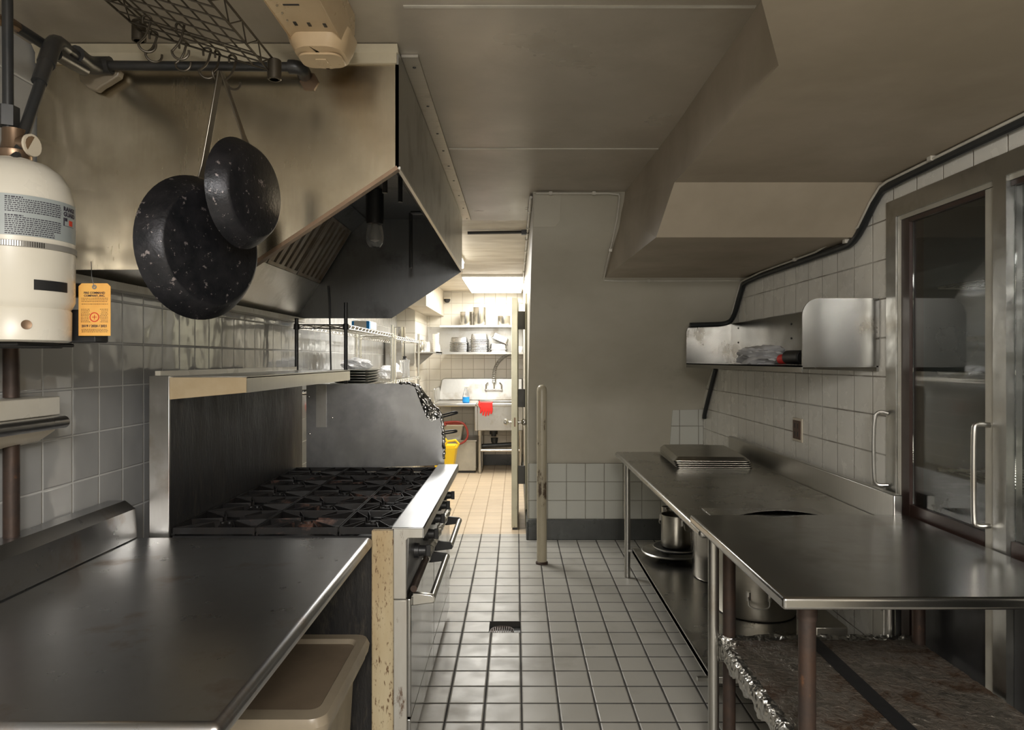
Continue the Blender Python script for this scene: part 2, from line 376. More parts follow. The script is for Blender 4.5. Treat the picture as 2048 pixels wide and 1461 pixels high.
# slanting wall (underside of stairs): one solid with the passage side
prof = [(5.97, 0), (5.97, 1.09), (5.945, 1.17), (5.88, 1.25), (5.78, 1.34), (5.64, 1.44), (5.46, 1.55), (5.28, 1.67), (5.10, 1.81), (4.96, 1.94), (4.84, 2.05), (4.60, 2.18), (4.30, 2.30), (4.15, ZC), (YB, ZC), (YB, 0)]
bm = nb(); prism(bm, [(0.10, y, z) for y, z in prof], (XR-.10, 0, 0)); struct('wall_middle', bm, 'beige')
bm = nb(); box(bm, .10, XR-.002, 5.955, 5.97, .172, .637); struct('wall_middle_tiles', bm, 'tile_mid', flat=True)
bm = nb(); prism(bm, [(1.27, 5.955, .637), (1.305, 5.955, 1.08), (XR-.002, 5.955, 1.085), (XR-.002, 5.955, .637)], (0, .015, 0)); struct('wall_middle_tile_patch', bm, 'tile_mid', flat=True)
bm = nb(); box(bm, .10, XR-.002, 5.94, 5.97, 0, .172); box(bm, .085, .10, 5.94, YB, 0, .15); struct('baseboard_middle', bm, 'cove', bevel=.004)
bm = nb(); box(bm, -1.27, 1.5, YB-.015, YB, 0, .15); struct('baseboard_far', bm, 'cove')
bm = nb(); prism(bm, [(.105, 4.155, 2.468), (.105, 4.298, 2.302), (.235, 4.298, 2.302), (.262, 4.27, 2.334), (.262, 4.155, 2.468)], (0, -.006, -.004)); struct('trim_5', bm, 'beige')
# dropped soffit on the right, kinked toward the camera
def soffit():
    bm = nb()
    lo = [(.665, 3.0), (.665, 1.81), (.508, 1.48), (.20, .83), (.0, .41), (-.35, -.3), (-.35, -2.98), (XR, -2.98), (XR, 3.0)]
    a = [bm.verts.new((x, y, ZS)) for x, y in lo]; b = [bm.verts.new((x, y, ZC+.01)) for x, y in lo]
    n = len(lo); bm.faces.new(a); bm.faces.new(b[::-1])
    for i in range(n): bm.faces.new((a[i], b[i], b[(i+1) % n], a[(i+1) % n]))
    return bm
struct('ceiling_soffit', soffit(), 'soffit', flat=True)
def soffit2():
    bm = nb()
    # stepped lower box: sloping face from (3.0, 2.245) to (3.24, 2.045), then level to the slanting wall
    P = [(3.0, ZC+.01), (3.0, ZS), (3.24, 2.055), (4.87, 2.055), (4.6, ZC+.01)]
    L = {0: .665, 1: .665, 2: .635, 3: .60, 4: .62}
    a = [bm.verts.new((L[i], y, z)) for i, (y, z) in enumerate(P)]; b = [bm.verts.new((XR, y, z)) for y, z in P]
    n = len(P); bm.faces.new(a); bm.faces.new(b[::-1])
    for i in range(n): bm.faces.new((a[i], b[i], b[(i+1) % n], a[(i+1) % n]))
    return bm
struct('ceiling_soffit_step', soffit2(), 'soffit', flat=True)
# duct boxed along the far left
bm = nb(); box(bm, -1.27, -1.03, 8.2, YB-.002, 2.12, ZC); struct('trim_3', bm, 'passage')

# ---------------------------------------------------------------- floor drain
t = thing('floor_drain', (-.063, 4.013, -.05), 'round slotted floor drain in the hole left by a missing tile', 'floor drain')
bm = nb(); box(bm, -.150, .024, 3.933, 4.095, -.05, -.03); part('drain_bed', bm, 'cove', t)
bm = nb(); c = (-.078, 4.013)
lathe(bm, [(.060, -.028), (.066, -.028), (.066, -.018), (.060, -.018)], (c[0], c[1], 0), 28, cap=False)
for k in range(-4, 5):
    x = k*.0125; h = math.sqrt(max(0, .060**2-x*x)); box(bm, c[0]+x-.0035, c[0]+x+.0035, c[1]-h, c[1]+h, -.026, -.018)
part('drain_grate', bm, 'rust', t)

# ================================================================ left worktop
t = thing('work_table', (-.95, 1.96, 0), 'stainless steel work table with rolled front edge and low splashback against left wall', 'table')
bm = nb(); box(bm, -1.39, -.525, 1.268, 2.625, .808, .85); part('tabletop', bm, 'table', t, bevel=.0185, bseg=5)
bm = nb(); prism(bm, [(-1.40, 1.0, .83), (-1.385, 1.0, .852), (-1.392, 1.0, .955), (-1.43, 1.0, .985), (-1.494, 1.0, .985), (-1.494, 1.0, .83)], (0, 1.62, 0))
part('splashback', bm, 'table', t, bevel=.004)
for x, y in ((-1.40, 1.34), (-1.40, 2.55), (-.98, 2.55), (-.98, 1.34)):
    bm = nb(); cyl(bm, (x, y, 0), (x, y, .81), .021); part('leg', bm, 'steel', t)

# ---------------------------------------------------------------- ingredient bin
t = thing('ingredient_bin', (-.72, 2.22, 0), 'cream plastic ingredient bin with inset dirty lid toned darker amber for shade under the left work table', 'bin')
bm = nb(); N = 6
def rr(x0, x1, y0, y1, z, r): return [bm.verts.new((x, y, z)) for x, y in rrect(x0, x1, y0, y1, r, N)]
loft(bm, [rr(-.93, -.575, 1.97, 2.46, .0, .05), rr(-.95, -.555, 1.95, 2.48, .40, .05), rr(-.955, -.545, 1.945, 2.49, .43, .05), rr(-.965, -.52, 1.925, 2.51, .47, .05), rr(-.965, -.52, 1.925, 2.51, .485, .05)])
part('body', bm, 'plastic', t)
bm = nb()
loft(bm, [rr(-.975, -.512, 1.915, 2.52, .49, .045), rr(-.975, -.508, 1.912, 2.524, .512, .045), rr(-.968, -.516, 1.92, 2.515, .533, .045), rr(-.94, -.545, 1.975, 2.475, .533, .03), rr(-.93, -.555, 1.985, 2.465, .518, .025)], cap=False)
loft(bm, [rr(-.975, -.512, 1.915, 2.52, .49, .045), rr(-.93, -.555, 1.985, 2.465, .50, .025)], cap=False)
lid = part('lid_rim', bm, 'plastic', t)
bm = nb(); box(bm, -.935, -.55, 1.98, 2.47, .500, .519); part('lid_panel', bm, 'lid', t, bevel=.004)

# ================================================================ range
t = thing('gas_range', (-.85, 3.42, 0), 'long black-topped gas range with two steel oven doors on the left wall', 'cooking range')
Y0, Y1 = 2.665, 4.20
bm = nb(); box(bm, -1.37, -.41, Y0+.01, Y1, .05, .835); body = part('body', bm, 'burnt', t, bevel=.004)
bm = nb(); box(bm, -1.28, -.455, Y0, Y1-.002, .832, .842); part('burner_tray', bm, 'black', t)
bm = nb(); box(bm, -.535, -.452, Y0-.02, Y0+.01, .05, .868); part('side_post', bm, 'rustcream', t, label='rust-spotted cream enamel post', bevel=.004)
# front rail and its end plate
bm = nb(); prism(bm, [(-.449, Y0-.045, .883), (-.339, Y0-.045, .883), (-.339, Y0-.045, .846), (-.395, Y0-.045, .846), (-.403, Y0-.045, .838), (-.403, Y0-.045, .622), (-.449, Y0-.045, .622)], (0, .02, 0))
part('rail_end_plate', bm, 'rustwhite', t, bevel=.0025)
bm = nb(); box(bm, -.449, -.401, Y0-.045, Y0-.025, .05, .618); part('corner_plate', bm, 'rustwhite', t, bevel=.003)
bm = nb(); box(bm, -.456, -.337, Y0-.047, Y1, .879, .886); box(bm, -.343, -.337, Y0-.047, Y1, .846, .886); box(bm, -.456, -.452, Y0-.02, Y1, .84, .886)
part('front_rail', bm, 'rail', t, bevel=.002)
bm = nb(); prism(bm, [(-.43, Y0-.02, .85), (-.395, Y0-.02, .85), (-.405, Y0-.02, .64), (-.43, Y0-.02, .60)], (0, Y1-Y0, 0)); part('control_panel', bm, 'plate', t)
for k in range(5):
    bm = nb(); y = 2.93+k*.14; box(bm, -.402, -.3935, y, y+.045, .80, .806); part('vent_slot', bm, 'black', t)
for y, z in ((2.83, .745), (3.12, .74), (3.40, .745), (3.66, .755), (3.93, .755)):
    bm = nb(); cyl(bm, (-.41, y, z), (-.382, y, z), .030, .028, 24); cyl(bm, (-.384, y, z), (-.355, y, z), .022, .019, 20); box(bm, -.356, -.338, y-.006, y+.006, z-.022, z+.022)
    part('knob', bm, 'black', t, bevel=.002)
# gas manifold wrapped in foil
bm = nb(); cyl(bm, (-.377, Y0-.03, .655), (-.377, 3.02, .665), .0125); part('gas_pipe', bm, 'rust', t)
bm = nb(); pts = [(-.377+random.uniform(-.002, .002), 3.0+k*.03, .663+random.uniform(-.002, .002)) for k in range(34)]
tube(bm, pts, [.014+random.uniform(0, .004) for _ in pts], 12); part('pipe_foil', bm, 'foil', t, label='foil wrapped round the pipe')
for ya, yb in ((Y0-.02, 3.375), (3.385, Y1-.01)):
    bm = nb(); box(bm, -.412, -.388, ya, yb, .176, .615); d = part('oven_door', bm, 'doorsteel', t, bevel=.004)
    bm = nb(); box(bm, -.412, -.39, ya, yb, .05, .168); part('kick_panel', bm, 'doorsteel', t, bevel=.003)
    ha, hb = (ya+.05, yb-.11) if ya < 3 else (3.46, 4.0)
    bm = nb(); cyl(bm, (-.317, ha-.01, .60), (-.317, hb+.01, .60), .0135, seg=18); part('handle_bar', bm, 'steel', d)
    for hy in (ha, hb):
        bm = nb(); prism(bm, [(-.390, hy-.011, .625), (-.318, hy-.011, .617), (-.306, hy-.011, .608), (-.302, hy-.011, .597), (-.310, hy-.011, .585), (-.390, hy-.011, .575)], (0, .022, 0))
        part('handle_bracket', bm, 'steel' if hy < 2.8 else 'black', d, bevel=.004)
for x, y in ((-.46, 2.75), (-.46, 4.1), (-1.3, 2.75), (-1.3, 4.1)):
    bm = nb(); cyl(bm, (x, y, 0), (x, y, .055), .02); part('foot', bm, 'black', t)
# riser and overshelf
bm = nb(); box(bm, -1.36, -1.29, Y0, 4.32, .84, 1.43); part('back_riser', bm, 'burnt', t, label='riser blackened by heat', bevel=.003)
bm = nb(); box(bm, -1.362, -1.287, Y0-.012, Y0-.001, .80, 1.441); part('riser_end_plate', bm, 'steelv', t, bevel=.002)
bm = nb(); box(bm, -1.355, -1.003, Y0, 4.32, 1.431, 1.438); prism(bm, [(-1.012, Y0, 1.435), (-1.003, Y0, 1.435), (-1.003, Y0, 1.377), (-1.012, Y0, 1.377)], (0, 4.32-Y0, 0))
part('overshelf', bm, 'steel', t)
bm = nb(); prism(bm, [(-1.287, Y0-.006, 1.434), (-1.003, Y0-.006, 1.434), (-1.003, Y0-.006, 1.378), (-1.287, Y0-.006, 1.352)], (0, .005, 0)); part('shelf_side_plate', bm, 'sidecream', t, label='cream side plate of the overshelf')
bm = nb(); box(bm, -1.345, -1.325, Y0, 4.32, 1.438, 1.458); part('shelf_back_lip', bm, 'white', t, label='white lip at the back of the overshelf')
# cast-iron grates
def grate(x0, x1, y0, y1):
    bm = nb(); z0, z1 = .848, .872; cx, cy = (x0+x1)/2, (y0+y1)/2
    def bar(a, b, wd=.008, h0=z0, h1=z1):
        a = Vector((*a, 0)); b = Vector((*b, 0)); d = (b-a).normalized(); n = Vector((-d.y, d.x, 0))*wd/2
        prism(bm, [(a+n*1.3)+V(0, 0, h0), (a+n*.5)+V(0, 0, h1), (a-n*.5)+V(0, 0, h1), (a-n*1.3)+V(0, 0, h0)], b-a)
    bar((x0, y0), (x1, y0), .010); bar((x0, y1), (x1, y1), .010); bar((x0, y0), (x0, y1), .010); bar((x1, y0), (x1, y1), .010)
    for sx in (-1, 1):
        for sy in (-1, 1):
            X = cx+sx*(x1-x0)/2; Y = cy+sy*(y1-y0)/2
            bar((X, Y), (cx+sx*.028, cy+sy*.028), .008)
        bar((cx+sx*(x1-x0)/2, cy), (cx+sx*.035, cy+.02), .007); bar((cx+sx*(x1-x0)/2, cy), (cx+sx*.035, cy-.02), .007)
    for sy in (-1, 1):
        for q in (-.25, .25):
            bar((cx+q*(x1-x0), cy+sy*(y1-y0)/2), (cx+q*(x1-x0)*.5, cy+sy*.06), .007)
    for X in (x0, x1):
        for Y in (y0, y1): box(bm, X-.006, X+.006, Y-.006, Y+.006, .8425, z0+.004)
    return bm
def burner(cx, cy):
    bm = nb(); lathe(bm, [(.045, .8425), (.048, .852), (.038, .858), (.03, .858), (.026, .853), (.012, .853), (.010, .862), (0, .862)], (cx, cy, 0), 24)
    return bm
ry = (Y1-.02-(Y0+.01))/5
for k in range(5):
    ya = Y0+.012+k*ry; yb = ya+ry-.012
    for xa, xb in ((-1.282, -.978), (-.970, -.668), (-.660, -.466)):
        part('burner_grate', grate(xa, xb, ya, yb), 'iron', t)
        if xb < -.6 or True: part('burner_cap', burner((xa+xb)/2, (ya+yb)/2), 'iron', t)
# loose steel heat shield across the far end
t = thing('heat_shield', (-.84, 4.25, .85), 'dented grey steel sheet standing across the far end of the gas range', 'metal sheet')
bm = nb()
out = [(-1.245, .845), (-1.245, 1.355), (-.68, 1.36), (-.58, 1.345), (-.50, 1.23), (-.445, 1.19), (-.43, 1.05), (-.425, .875)]
prism(bm, [(x, 4.245, z) for x, z in out], (0, .006, 0)); part('sheet', bm, 'plate', t)
bm = nb(); box(bm, -1.185, -1.125, 4.238, 4.2445, 1.10, 1.35); part('bracket_strip', bm, 'steelv', t, label='pale vertical strip')
bm = nb()
E = [(-.69, 1.362), (-.62, 1.357), (-.578, 1.345), (-.535, 1.285), (-.50, 1.235), (-.448, 1.19), (-.437, 1.12), (-.432, 1.05), (-.428, .96), (-.426, .90)]
pts = []
for (xa, za), (xb, zb) in zip(E[:-1], E[1:]):
    for k in range(6):
        f = k/6; pts.append((xa+(xb-xa)*f+random.uniform(-.003, .003), 4.248+random.uniform(-.003, .003), za+(zb-za)*f+random.uniform(-.003, .003)))
tube(bm, pts, [.006+random.uniform(0, .005) for _ in pts], 8); part('foil_edging', bm, 'foil', t, label='crumpled foil along the edge')
bm = nb(); G = [(-.60, 1.335), (-.535, 1.285), (-.50, 1.235), (-.452, 1.19), (-.455, 1.155), (-.50, 1.135), (-.53, 1.16), (-.555, 1.22)]
vc = bm.verts.new((-.515, 4.222, 1.21)); vv = [bm.verts.new((x, 4.242+random.uniform(-.008, .0), z)) for x, z in G]
for i in range(len(G)): bm.faces.new((vc, vv[i], vv[(i+1) % len(G)]))
bmesh.ops.subdivide_edges(bm, edges=bm.edges[:], cuts=3, use_grid_fill=True)
for v in bm.verts: v.co.y += random.uniform(-.006, .003)
bmesh.ops.solidify(bm, geom=bm.faces[:], thickness=.002)
part('foil_flap', bm, 'foil', t, label='torn foil flap at the corner', flat=True)
for x, z in ((-1.09, 1.155), (-1.23, 1.28), (-1.225, 1.06)):
    bm = nb(); lathe(bm, [(.006, 0), (.005, .003), (0, .005)], (0, 0, 0), 12); xform(bm, Matrix.Translation((x, 4.245, z)) @ Matrix.Rotation(PI/2, 4, 'X')); part('screw', bm, 'shiny', t)

# ================================================================ hood
HY0, HY1 = 2.227, 4.85
t = thing('exhaust_hood', (-.93, 3.5, 1.781), 'large stained steel exhaust hood hanging over the gas range', 'exhaust hood')
P = [(-1.492, 2.42), (-.366, 2.42), (-.366, 2.10), (-.843, 1.781), (-1.492, 1.781)]
bm = nb(); prism(bm, [(x, HY0, z) for x, z in P], (0, .008, 0)); part('near_end_panel', bm, 'hood', t)
P2 = [(-1.492, 2.462), (-.366, 2.462), (-.366, 2.10), (-.843, 1.781), (-1.492, 1.781)]
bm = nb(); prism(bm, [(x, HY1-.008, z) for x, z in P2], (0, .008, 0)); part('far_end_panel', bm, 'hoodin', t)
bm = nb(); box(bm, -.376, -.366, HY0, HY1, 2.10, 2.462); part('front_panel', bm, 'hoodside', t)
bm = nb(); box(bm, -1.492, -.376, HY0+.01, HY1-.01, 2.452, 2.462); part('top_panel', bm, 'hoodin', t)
bm = nb(); prism(bm, [(-1.492, HY0+.009, 1.785), (-1.485, HY0+.009, 1.785), (-1.33, HY0+.009, 2.015), (-1.337, HY0+.009, 2.02)], (0, HY1-HY0-.018, 0)); part('back_panel', bm, 'hoodside', t)
bm = nb(); box(bm, -1.492, -1.43, HY0, HY1, 1.752, 1.780); part('grease_gutter', bm, 'rustwhite', t)
# edge trims of the openings
def bar3(bm, a, b, wd): tube(bm, [a, b], wd, 6)
bm = nb(); prism(bm, [(-.372, HY0-.004, 2.104), (-.366, HY0-.004, 2.094), (-.843, HY0-.004, 1.775), (-.849, HY0-.004, 1.785)], (0, .03, 0)); part('edge_trim', bm, 'brass', t)
bm = nb(); box(bm, -.370, -.360, HY0, HY1, 2.094, 2.102); part('edge_trim', bm, 'steel', t)
bm = nb(); box(bm, -1.49, -.37, HY0-.012, HY0, 2.42, 2.452); part('top_trim', bm, 'strip', t)
bm = nb(); prism(bm, [(-1.49, HY0-.012, 2.452), (-1.49, HY0-.03, 2.472), (-1.49, HY0, 2.472), (-1.49, HY0, 2.452)], (1.125, 0, 0)); part('top_trim', bm, 'strip', t)
nF = 5; fw = (HY1-HY0-.05)/nF
for k in range(nF):
    bm = nb(); ya = HY0+.02+k*fw; yb = ya+fw-.01
    A, B = V(-1.33, 0, 2.02), V(-1.116, 0, 2.37); d = (B-A).normalized(); nrm = V(d.z, 0, -d.x)
    def slab(u0, u1, y0, y1, h0, h1):
        q = [A+d*u0+nrm*h0, A+d*u1+nrm*h0, A+d*u1+nrm*h1, A+d*u0+nrm*h1]
        prism(bm, [(p.x, y0, p.z) for p in q], (0, y1-y0, 0))
    L = (B-A).length
    slab(0, .02, ya, yb, -.01, .012); slab(L-.02, L, ya, yb, -.01, .012); slab(0, L, ya, ya+.012, -.01, .012); slab(0, L, yb-.012, yb, -.01, .012); 
    nn = 5
    for i in range(nn):
        y = ya+.02+(yb-ya-.05)*i/nn; slab(.015, L-.015, y, y+.052, -.004, .010)
    fl = part('grease_filter', bm, 'filter', t); bm = nb(); slab(0, L, ya, yb, -.014, -.012); part('filter_backing', bm, 'rust', fl)
bm = nb(); prism(bm, [(-1.112, HY0+.01, 2.365), (-1.116, HY0+.01, 2.37), (-1.02, HY0+.01, 2.452), (-1.01, HY0+.01, 2.448)], (0, HY1-HY0-.02, 0)); part('filter_housing', bm, 'hoodin', t)
# lamp, suppression pipes inside
bm = nb(); lathe(bm, [(.03, .0), (.045, .02), (.05, .06), (.045, .1), (.04, .12)], (-.79, 4.0, 2.13), 20, cap=False); part('lamp_globe', bm, 'clear', t)
bm = nb(); lathe(bm, [(0, .13), (.045, .13), (.05, .16), (.05, .32), (0, .32)], (-.79, 4.0, 2.13), 20); part('lamp_holder', bm, 'black', t)
bm = nb(); lathe(bm, [(.001, .03), (.02, .04), (.028, .07), (.02, .1), (.015, .14)], (-.79, 4.0, 2.13), 14); part('lamp_bulb', bm, 'greyplastic', t)
bm = nb(); tube(bm, [(-.55, 2.5, 2.38), (-.55, 4.7, 2.38)], .013, 10)
for y, zz in ((4.28, 2.05), (3.0, 2.2), (3.4, 2.25)): tube(bm, [(-.55 if y < 4 else -.63, y, 2.38), (-.55 if y < 4 else -.63, y, zz)], .011, 8)
tube(bm, [(-.55, 4.28, 2.38), (-.63, 4.28, 2.38)], .012, 8)
part('suppression_pipe', bm, 'pipe', t)
bm = nb(); tube(bm, [(-1.27, 4.835, 2.0), (-1.262, 4.835, 1.9), (-1.258, 4.832, 1.76), (-1.25, 4.83, 1.42)], .006, 8, smooth=1)
part('drop_cable', bm, 'pipe', t)
# flange strip on the ceiling
t = thing('ceiling_flange', (-.34, 3.6, 2.46), 'long screwed steel angle strip sealing hood front to ceiling', 'metal strip')
bm = nb(); box(bm, -.366, -.312, 2.28, 4.95, 2.465, 2.474); part('strip', bm, 'flange', t)
for y in (2.36, 2.72, 3.05, 3.30, 3.56, 3.85, 4.2, 4.55, 4.88):
    bm = nb(); lathe(bm, [(0, -.003), (.005, -.002), (.006, 0)], (-.335, y, 2.465), 10); part('screw', bm, 'pipe', t)

# ---------------------------------------------------------------- black pipe in front of hood
t = thing('gas_pipe_run', (-1.1, 2.1, 1.98), 'black iron pipe run with elbows crossing the hood top and dropping to the tank', 'pipe')
def at(px, py, y): return V((px-1032)*y/1430, y, 1.5-(py-720)*y/1430)
bm = nb(); tube(bm, [at(195, 131, 2.17), at(597, 134, 2.17)], .0145, 14); part('pipe', bm, 'pipe', t)
bm = nb(); tube(bm, [at(578, 134, 2.17), at(592, 134, 2.17), at(604, 138, 2.18), at(608, 146, 2.205), at(609, 150, 2.222)], .021, 12, smooth=1); part('elbow', bm, 'pipe', t)
bm = nb(); cyl(bm, V(-.643, 2.222, 2.365), V(-.643, 2.2262, 2.365), .03, seg=6); part('locknut', bm, 'brass', t)
bm = nb(); tube(bm, [at(120, 90, 1.98), at(185, 135, 2.14)], .017, 12); tube(bm, [at(35, 55, 1.85), at(105, 100, 1.98)], .014, 12); tube(bm, [at(112, 108, 1.94), at(168, 140, 2.10)], .017, 12); part('pipe', bm, 'pipe', t)
bm = nb(); tube(bm, [at(150, 108, 2.05), at(178, 131, 2.13), at(200, 131, 2.17), at(222, 131, 2.17)], .026, 12, smooth=1); part('elbow', bm, 'pipe', t)
bm = nb(); tube(bm, [at(92, 128, 1.86), at(104, 92, 1.90), at(112, 84, 1.94), at(128, 96, 1.99)], .0215, 12, smooth=1); part('tee_fitting', bm, 'pipe', t)
bm = nb(); tube(bm, [at(27, 328, 1.72), at(97, 118, 1.87)], .0135, 14); part('pipe', bm, 'pipe', t)
bm = nb(); tube(bm, [at(78, 165, 1.83), at(92, 125, 1.86)], .0185, 12); part('coupling', bm, 'pipe', t)
bm = nb(); tube(bm, [at(-20, 38, 1.75), at(14, 42, 1.8), at(26, 48, 1.83), at(38, 58, 1.86)], .014, 10, smooth=2); part('swept_bend', bm, 'brass', t)
bm = nb(); pts = []
for k in range(10): pts.append(at(158+k*9, 145+random.uniform(-3, 3)+(12 if k < 6 else 4), 2.155))
b0 = [at(157, 140, 2.19), at(160, 163, 2.19), at(176, 176, 2.19), at(192, 181, 2.19), at(203, 172, 2.19), at(214, 166, 2.19), at(236, 152, 2.19), at(240, 139, 2.19), at(222, 136, 2.19), at(190, 132, 2.19)]
prism(bm, b0, (0, .028, 0)); part('wall_patch', bm, 'plastic', t, label='cracked cream plaster patch behind the elbow', bevel=.004)

# ---------------------------------------------------------------- fire suppression tank
TX, TY = -1.228, 1.75
t = thing('suppression_tank', (TX, TY, 1.543), 'white fire suppression cylinder with grey label at the left edge of the hood', 'fire suppression tank')
bm = nb(); lathe(bm, [(.112, .0), (.120, .004), (.121, .075), (.118, .080), (.123, .088), (.128, .10), (.129, .30), (.127, .345), (.118, .385), (.10, .415), (.075, .434), (.045, .442), (.04, .446), (0, .446)], (TX, TY, 1.543), 56)
part('cylinder', bm, 'white', t)
bm = nb(); lathe(bm, [(.035, .444), (.038, .450), (.038, .466), (.030, .470), (.026, .49), (.026, .52), (0, .52)], (TX, TY, 1.543), 24); tube(bm, [(TX-.01, TY, 2.03), (TX+.045, TY, 2.025)], .022, 14); part('valve', bm, 'brass', t)
bm = nb(); cyl(bm, (TX+.04, TY, 2.025), (TX+.046, TY-.001, 2.025), .027, seg=18); part('valve_ring', bm, 'ivory', t)
bm = nb(); tube(bm, [(TX-.015, TY, 2.06), (TX-.017, TY, 2.44)], .012, 12); cyl(bm, (TX-.015, TY, 2.07), (TX-.015, TY, 2.12), .024, seg=6); part('riser_pipe', bm, 'pipe', t)
def curved(bm, r0, r1, a0, a1, z0, z1, n=14, zc=None):
    """a piece of cylinder wall around the tank; angles measured from -Y towards +X"""
    A = []
    for i in range(n+1):
        a = a0+(a1-a0)*i/n; s, c = math.sin(a), math.cos(a)
        A.append([bm.verts.new((TX+r*s, TY-r*c, z)) for r, z in ((r0, z0), (r0, z1), (r1, z1), (r1, z0))])
    loft(bm, A)
R = math.radians
bm = nb(); curved(bm, .1285, .1298, R(20), R(112), 1.7875, 1.882); lab = part('label_plate', bm, 'label', t, label='grey paper label with small print')
bm = nb()
for row in range(19):
    if row in (8,): continue
    z = 1.877-row*.0047; a = R(27)
    end = R(80) if row < 16 else R(72)
    if row in (0, 9): end = R(42)
    while a < end:
        da = R(random.uniform(1.0, 3.4)); curved(bm, .1298, .1301, a, min(a+da, end+.01), z-.0022 if row not in (0, 9) else z-.003, z, 1); a += da+R(.7)
part('small_print', bm, 'ink', lab)
def tank_text(body, size, ang, z, mat, bold=0.0):
    bm = text_bm(body, size, 'LEFT', bold)
    for v in bm.verts:
        a = R(ang)+v.co.x/.13; r = .1299+v.co.z; v.co = V(TX+r*math.sin(a), TY-r*math.cos(a), z+v.co.y)
    return part('print', bm, mat, lab, flat=True)
tank_text('RANGE', .0145, 84, 1.863, 'ink', .0006)
tank_text('GUARD', .0145, 84, 1.850, 'ink', .0006)
bm = nb(); curved(bm, .1298, .1301, R(84), R(85.5), 1.826, 1.846, 1); curved(bm, .1298, .1301, R(84), R(103), 1.826, 1.8268, 6); curved(bm, .1298, .1301, R(86), R(90), 1.838, 1.846, 2); part('emblem', bm, 'ink', lab)
bm = nb(); curved(bm, .1298, .1301, R(93), R(100), 1.829, 1.842, 3); part('emblem', bm, 'redink', lab)
bm = nb(); curved(bm, .1285, .1312, R(-60), R(135), 1.762, 1.776, 30); part('clamp_band', bm, 'greyplastic', t)
bm = nb()
for k in range(26): curved(bm, .1312, .1318, R(8+k*2.1), R(9+k*2.1), 1.763, 1.775, 1)
part('band_slots', bm, 'shelfsteel', t)
bm = nb(); curved(bm, .1280, .1300, R(52), R(90), 1.664, 1.688, 8); part('blank_plate', bm, 'black', t)
bm = nb(); lathe(bm, [(.011, 0), (.011, .002), (.004, .001), (0, .001)], (0, 0, 0), 18); xform(bm, Matrix.Translation((TX+.121*math.sin(R(46)), TY-.121*math.cos(R(46)), 1.582)) @ Matrix.Rotation(R(46), 4, 'Z') @ Matrix.Rotation(PI/2, 4, 'X')); part('plug', bm, 'brass', t)
bm = nb(); box(bm, TX-.05, TX+.14, TY+.10, TY+.16, 1.545, 1.63); box(bm, TX+.03, TX+.13, TY+.115, TY+.16, 1.665, 1.70); box(bm, XL+.0, TX+.02, TY+.11, TY+.16, 1.53, 1.75); box(bm, TX-.08, TX+.05, TY-.06, TY+.16, 1.533, 1.543); part('mounting_bracket', bm, 'black', t, bevel=.004)

# inspection tag
t = thing('inspection_tag', tuple(at(188, 672, 1.838)), 'orange inspection tag dated 2019 / 2020 / 2021 hanging beside the white cylinder', 'tag')
TGY = 1.838
p0, p1 = at(157, 672, TGY), at(221, 567, TGY)
bm = nb(); cut = .008
prism(bm, [(p0.x, TGY, p0.z), (p1.x, TGY, p0.z), (p1.x, TGY, p1.z-cut), (p1.x-cut, TGY, p1.z), (p0.x+cut, TGY, p1.z), (p0.x, TGY, p1.z-cut)], (0, .001, 0)); card = part('card', bm, 'orange', t)
W, H = p1.x-p0.x, p1.z-p0.z
def tagtext(body, size, u, v, mat, bold=0.0):
    bm = text_bm(body, size, 'CENTER', bold); xform(bm, Matrix.Translation((p0.x+u*W, TGY-.0005, p0.z+v*H)) @ Matrix.Rotation(PI/2, 4, 'X')); part('print', bm, mat, card, flat=True)
tagtext('FIRE COMMAND', .0074, .5, .80, 'ink', .0002); tagtext('COMPANY, INC.', .0074, .5, .745, 'ink', .0002)
tagtext('2019 / 2020 / 2021', .0086, .5, .165, 'ink', .0003)
bm = nb()
for v in (.71, .68, .65, .60, .50, .47, .44, .41, .38, .35, .32, .29, .26, .12, .095, .07):
    u = .10 if v < .2 or v > .55 else .08
    while u < .9:
        du = random.uniform(.02, .06)
        if not (.2 < v < .55 and .33 < u < .67): box(bm, p0.x+u*W, p0.x+min(.92, u+du)*W, TGY-.0007, TGY-.0002, p0.z+v*H, p0.z+v*H+.0013)
        u += du+.02
part('small_print', bm, 'brass', card)
bm = nb(); lathe(bm, [(.0125, 0), (.0125, .0006), (.010, .0006), (.010, 0)], (0, 0, 0), 24, cap=False)
for a in range(4): box(bm, -.006, .006, -.0008, .0008, 0, .0006) if a == 0 else box(bm, -.0008, .0008, -.006, .006, 0, .0006) if a == 1 else None
xform(bm, Matrix.Translation((p0.x+.5*W, TGY-.0002, p0.z+.355*H)) @ Matrix.Rotation(PI/2, 4, 'X')); part('emblem', bm, 'redink', card)
bm = nb(); lathe(bm, [(.006, 0), (.006, .001), (.0025, .001), (.0025, 0)], (0, 0, 0), 18, cap=False); xform(bm, Matrix.Translation((p0.x+.5*W, TGY-.0002, p0.z+.93*H)) @ Matrix.Rotation(PI/2, 4, 'X')); part('eyelet', bm, 'greyplastic', t)
bm = nb(); tube(bm, [(p0.x+.5*W, TGY-.001, p0.z+.93*H), (p0.x+.42*W, TGY-.002, p0.z+1.12*H), (p0.x+.40*W, TGY+.001, p0.z+1.30*H), (p0.x+.25*W, TGY+.02, 1.755)], .0007, 6, smooth=2); part('wire', bm, 'pipe', t)

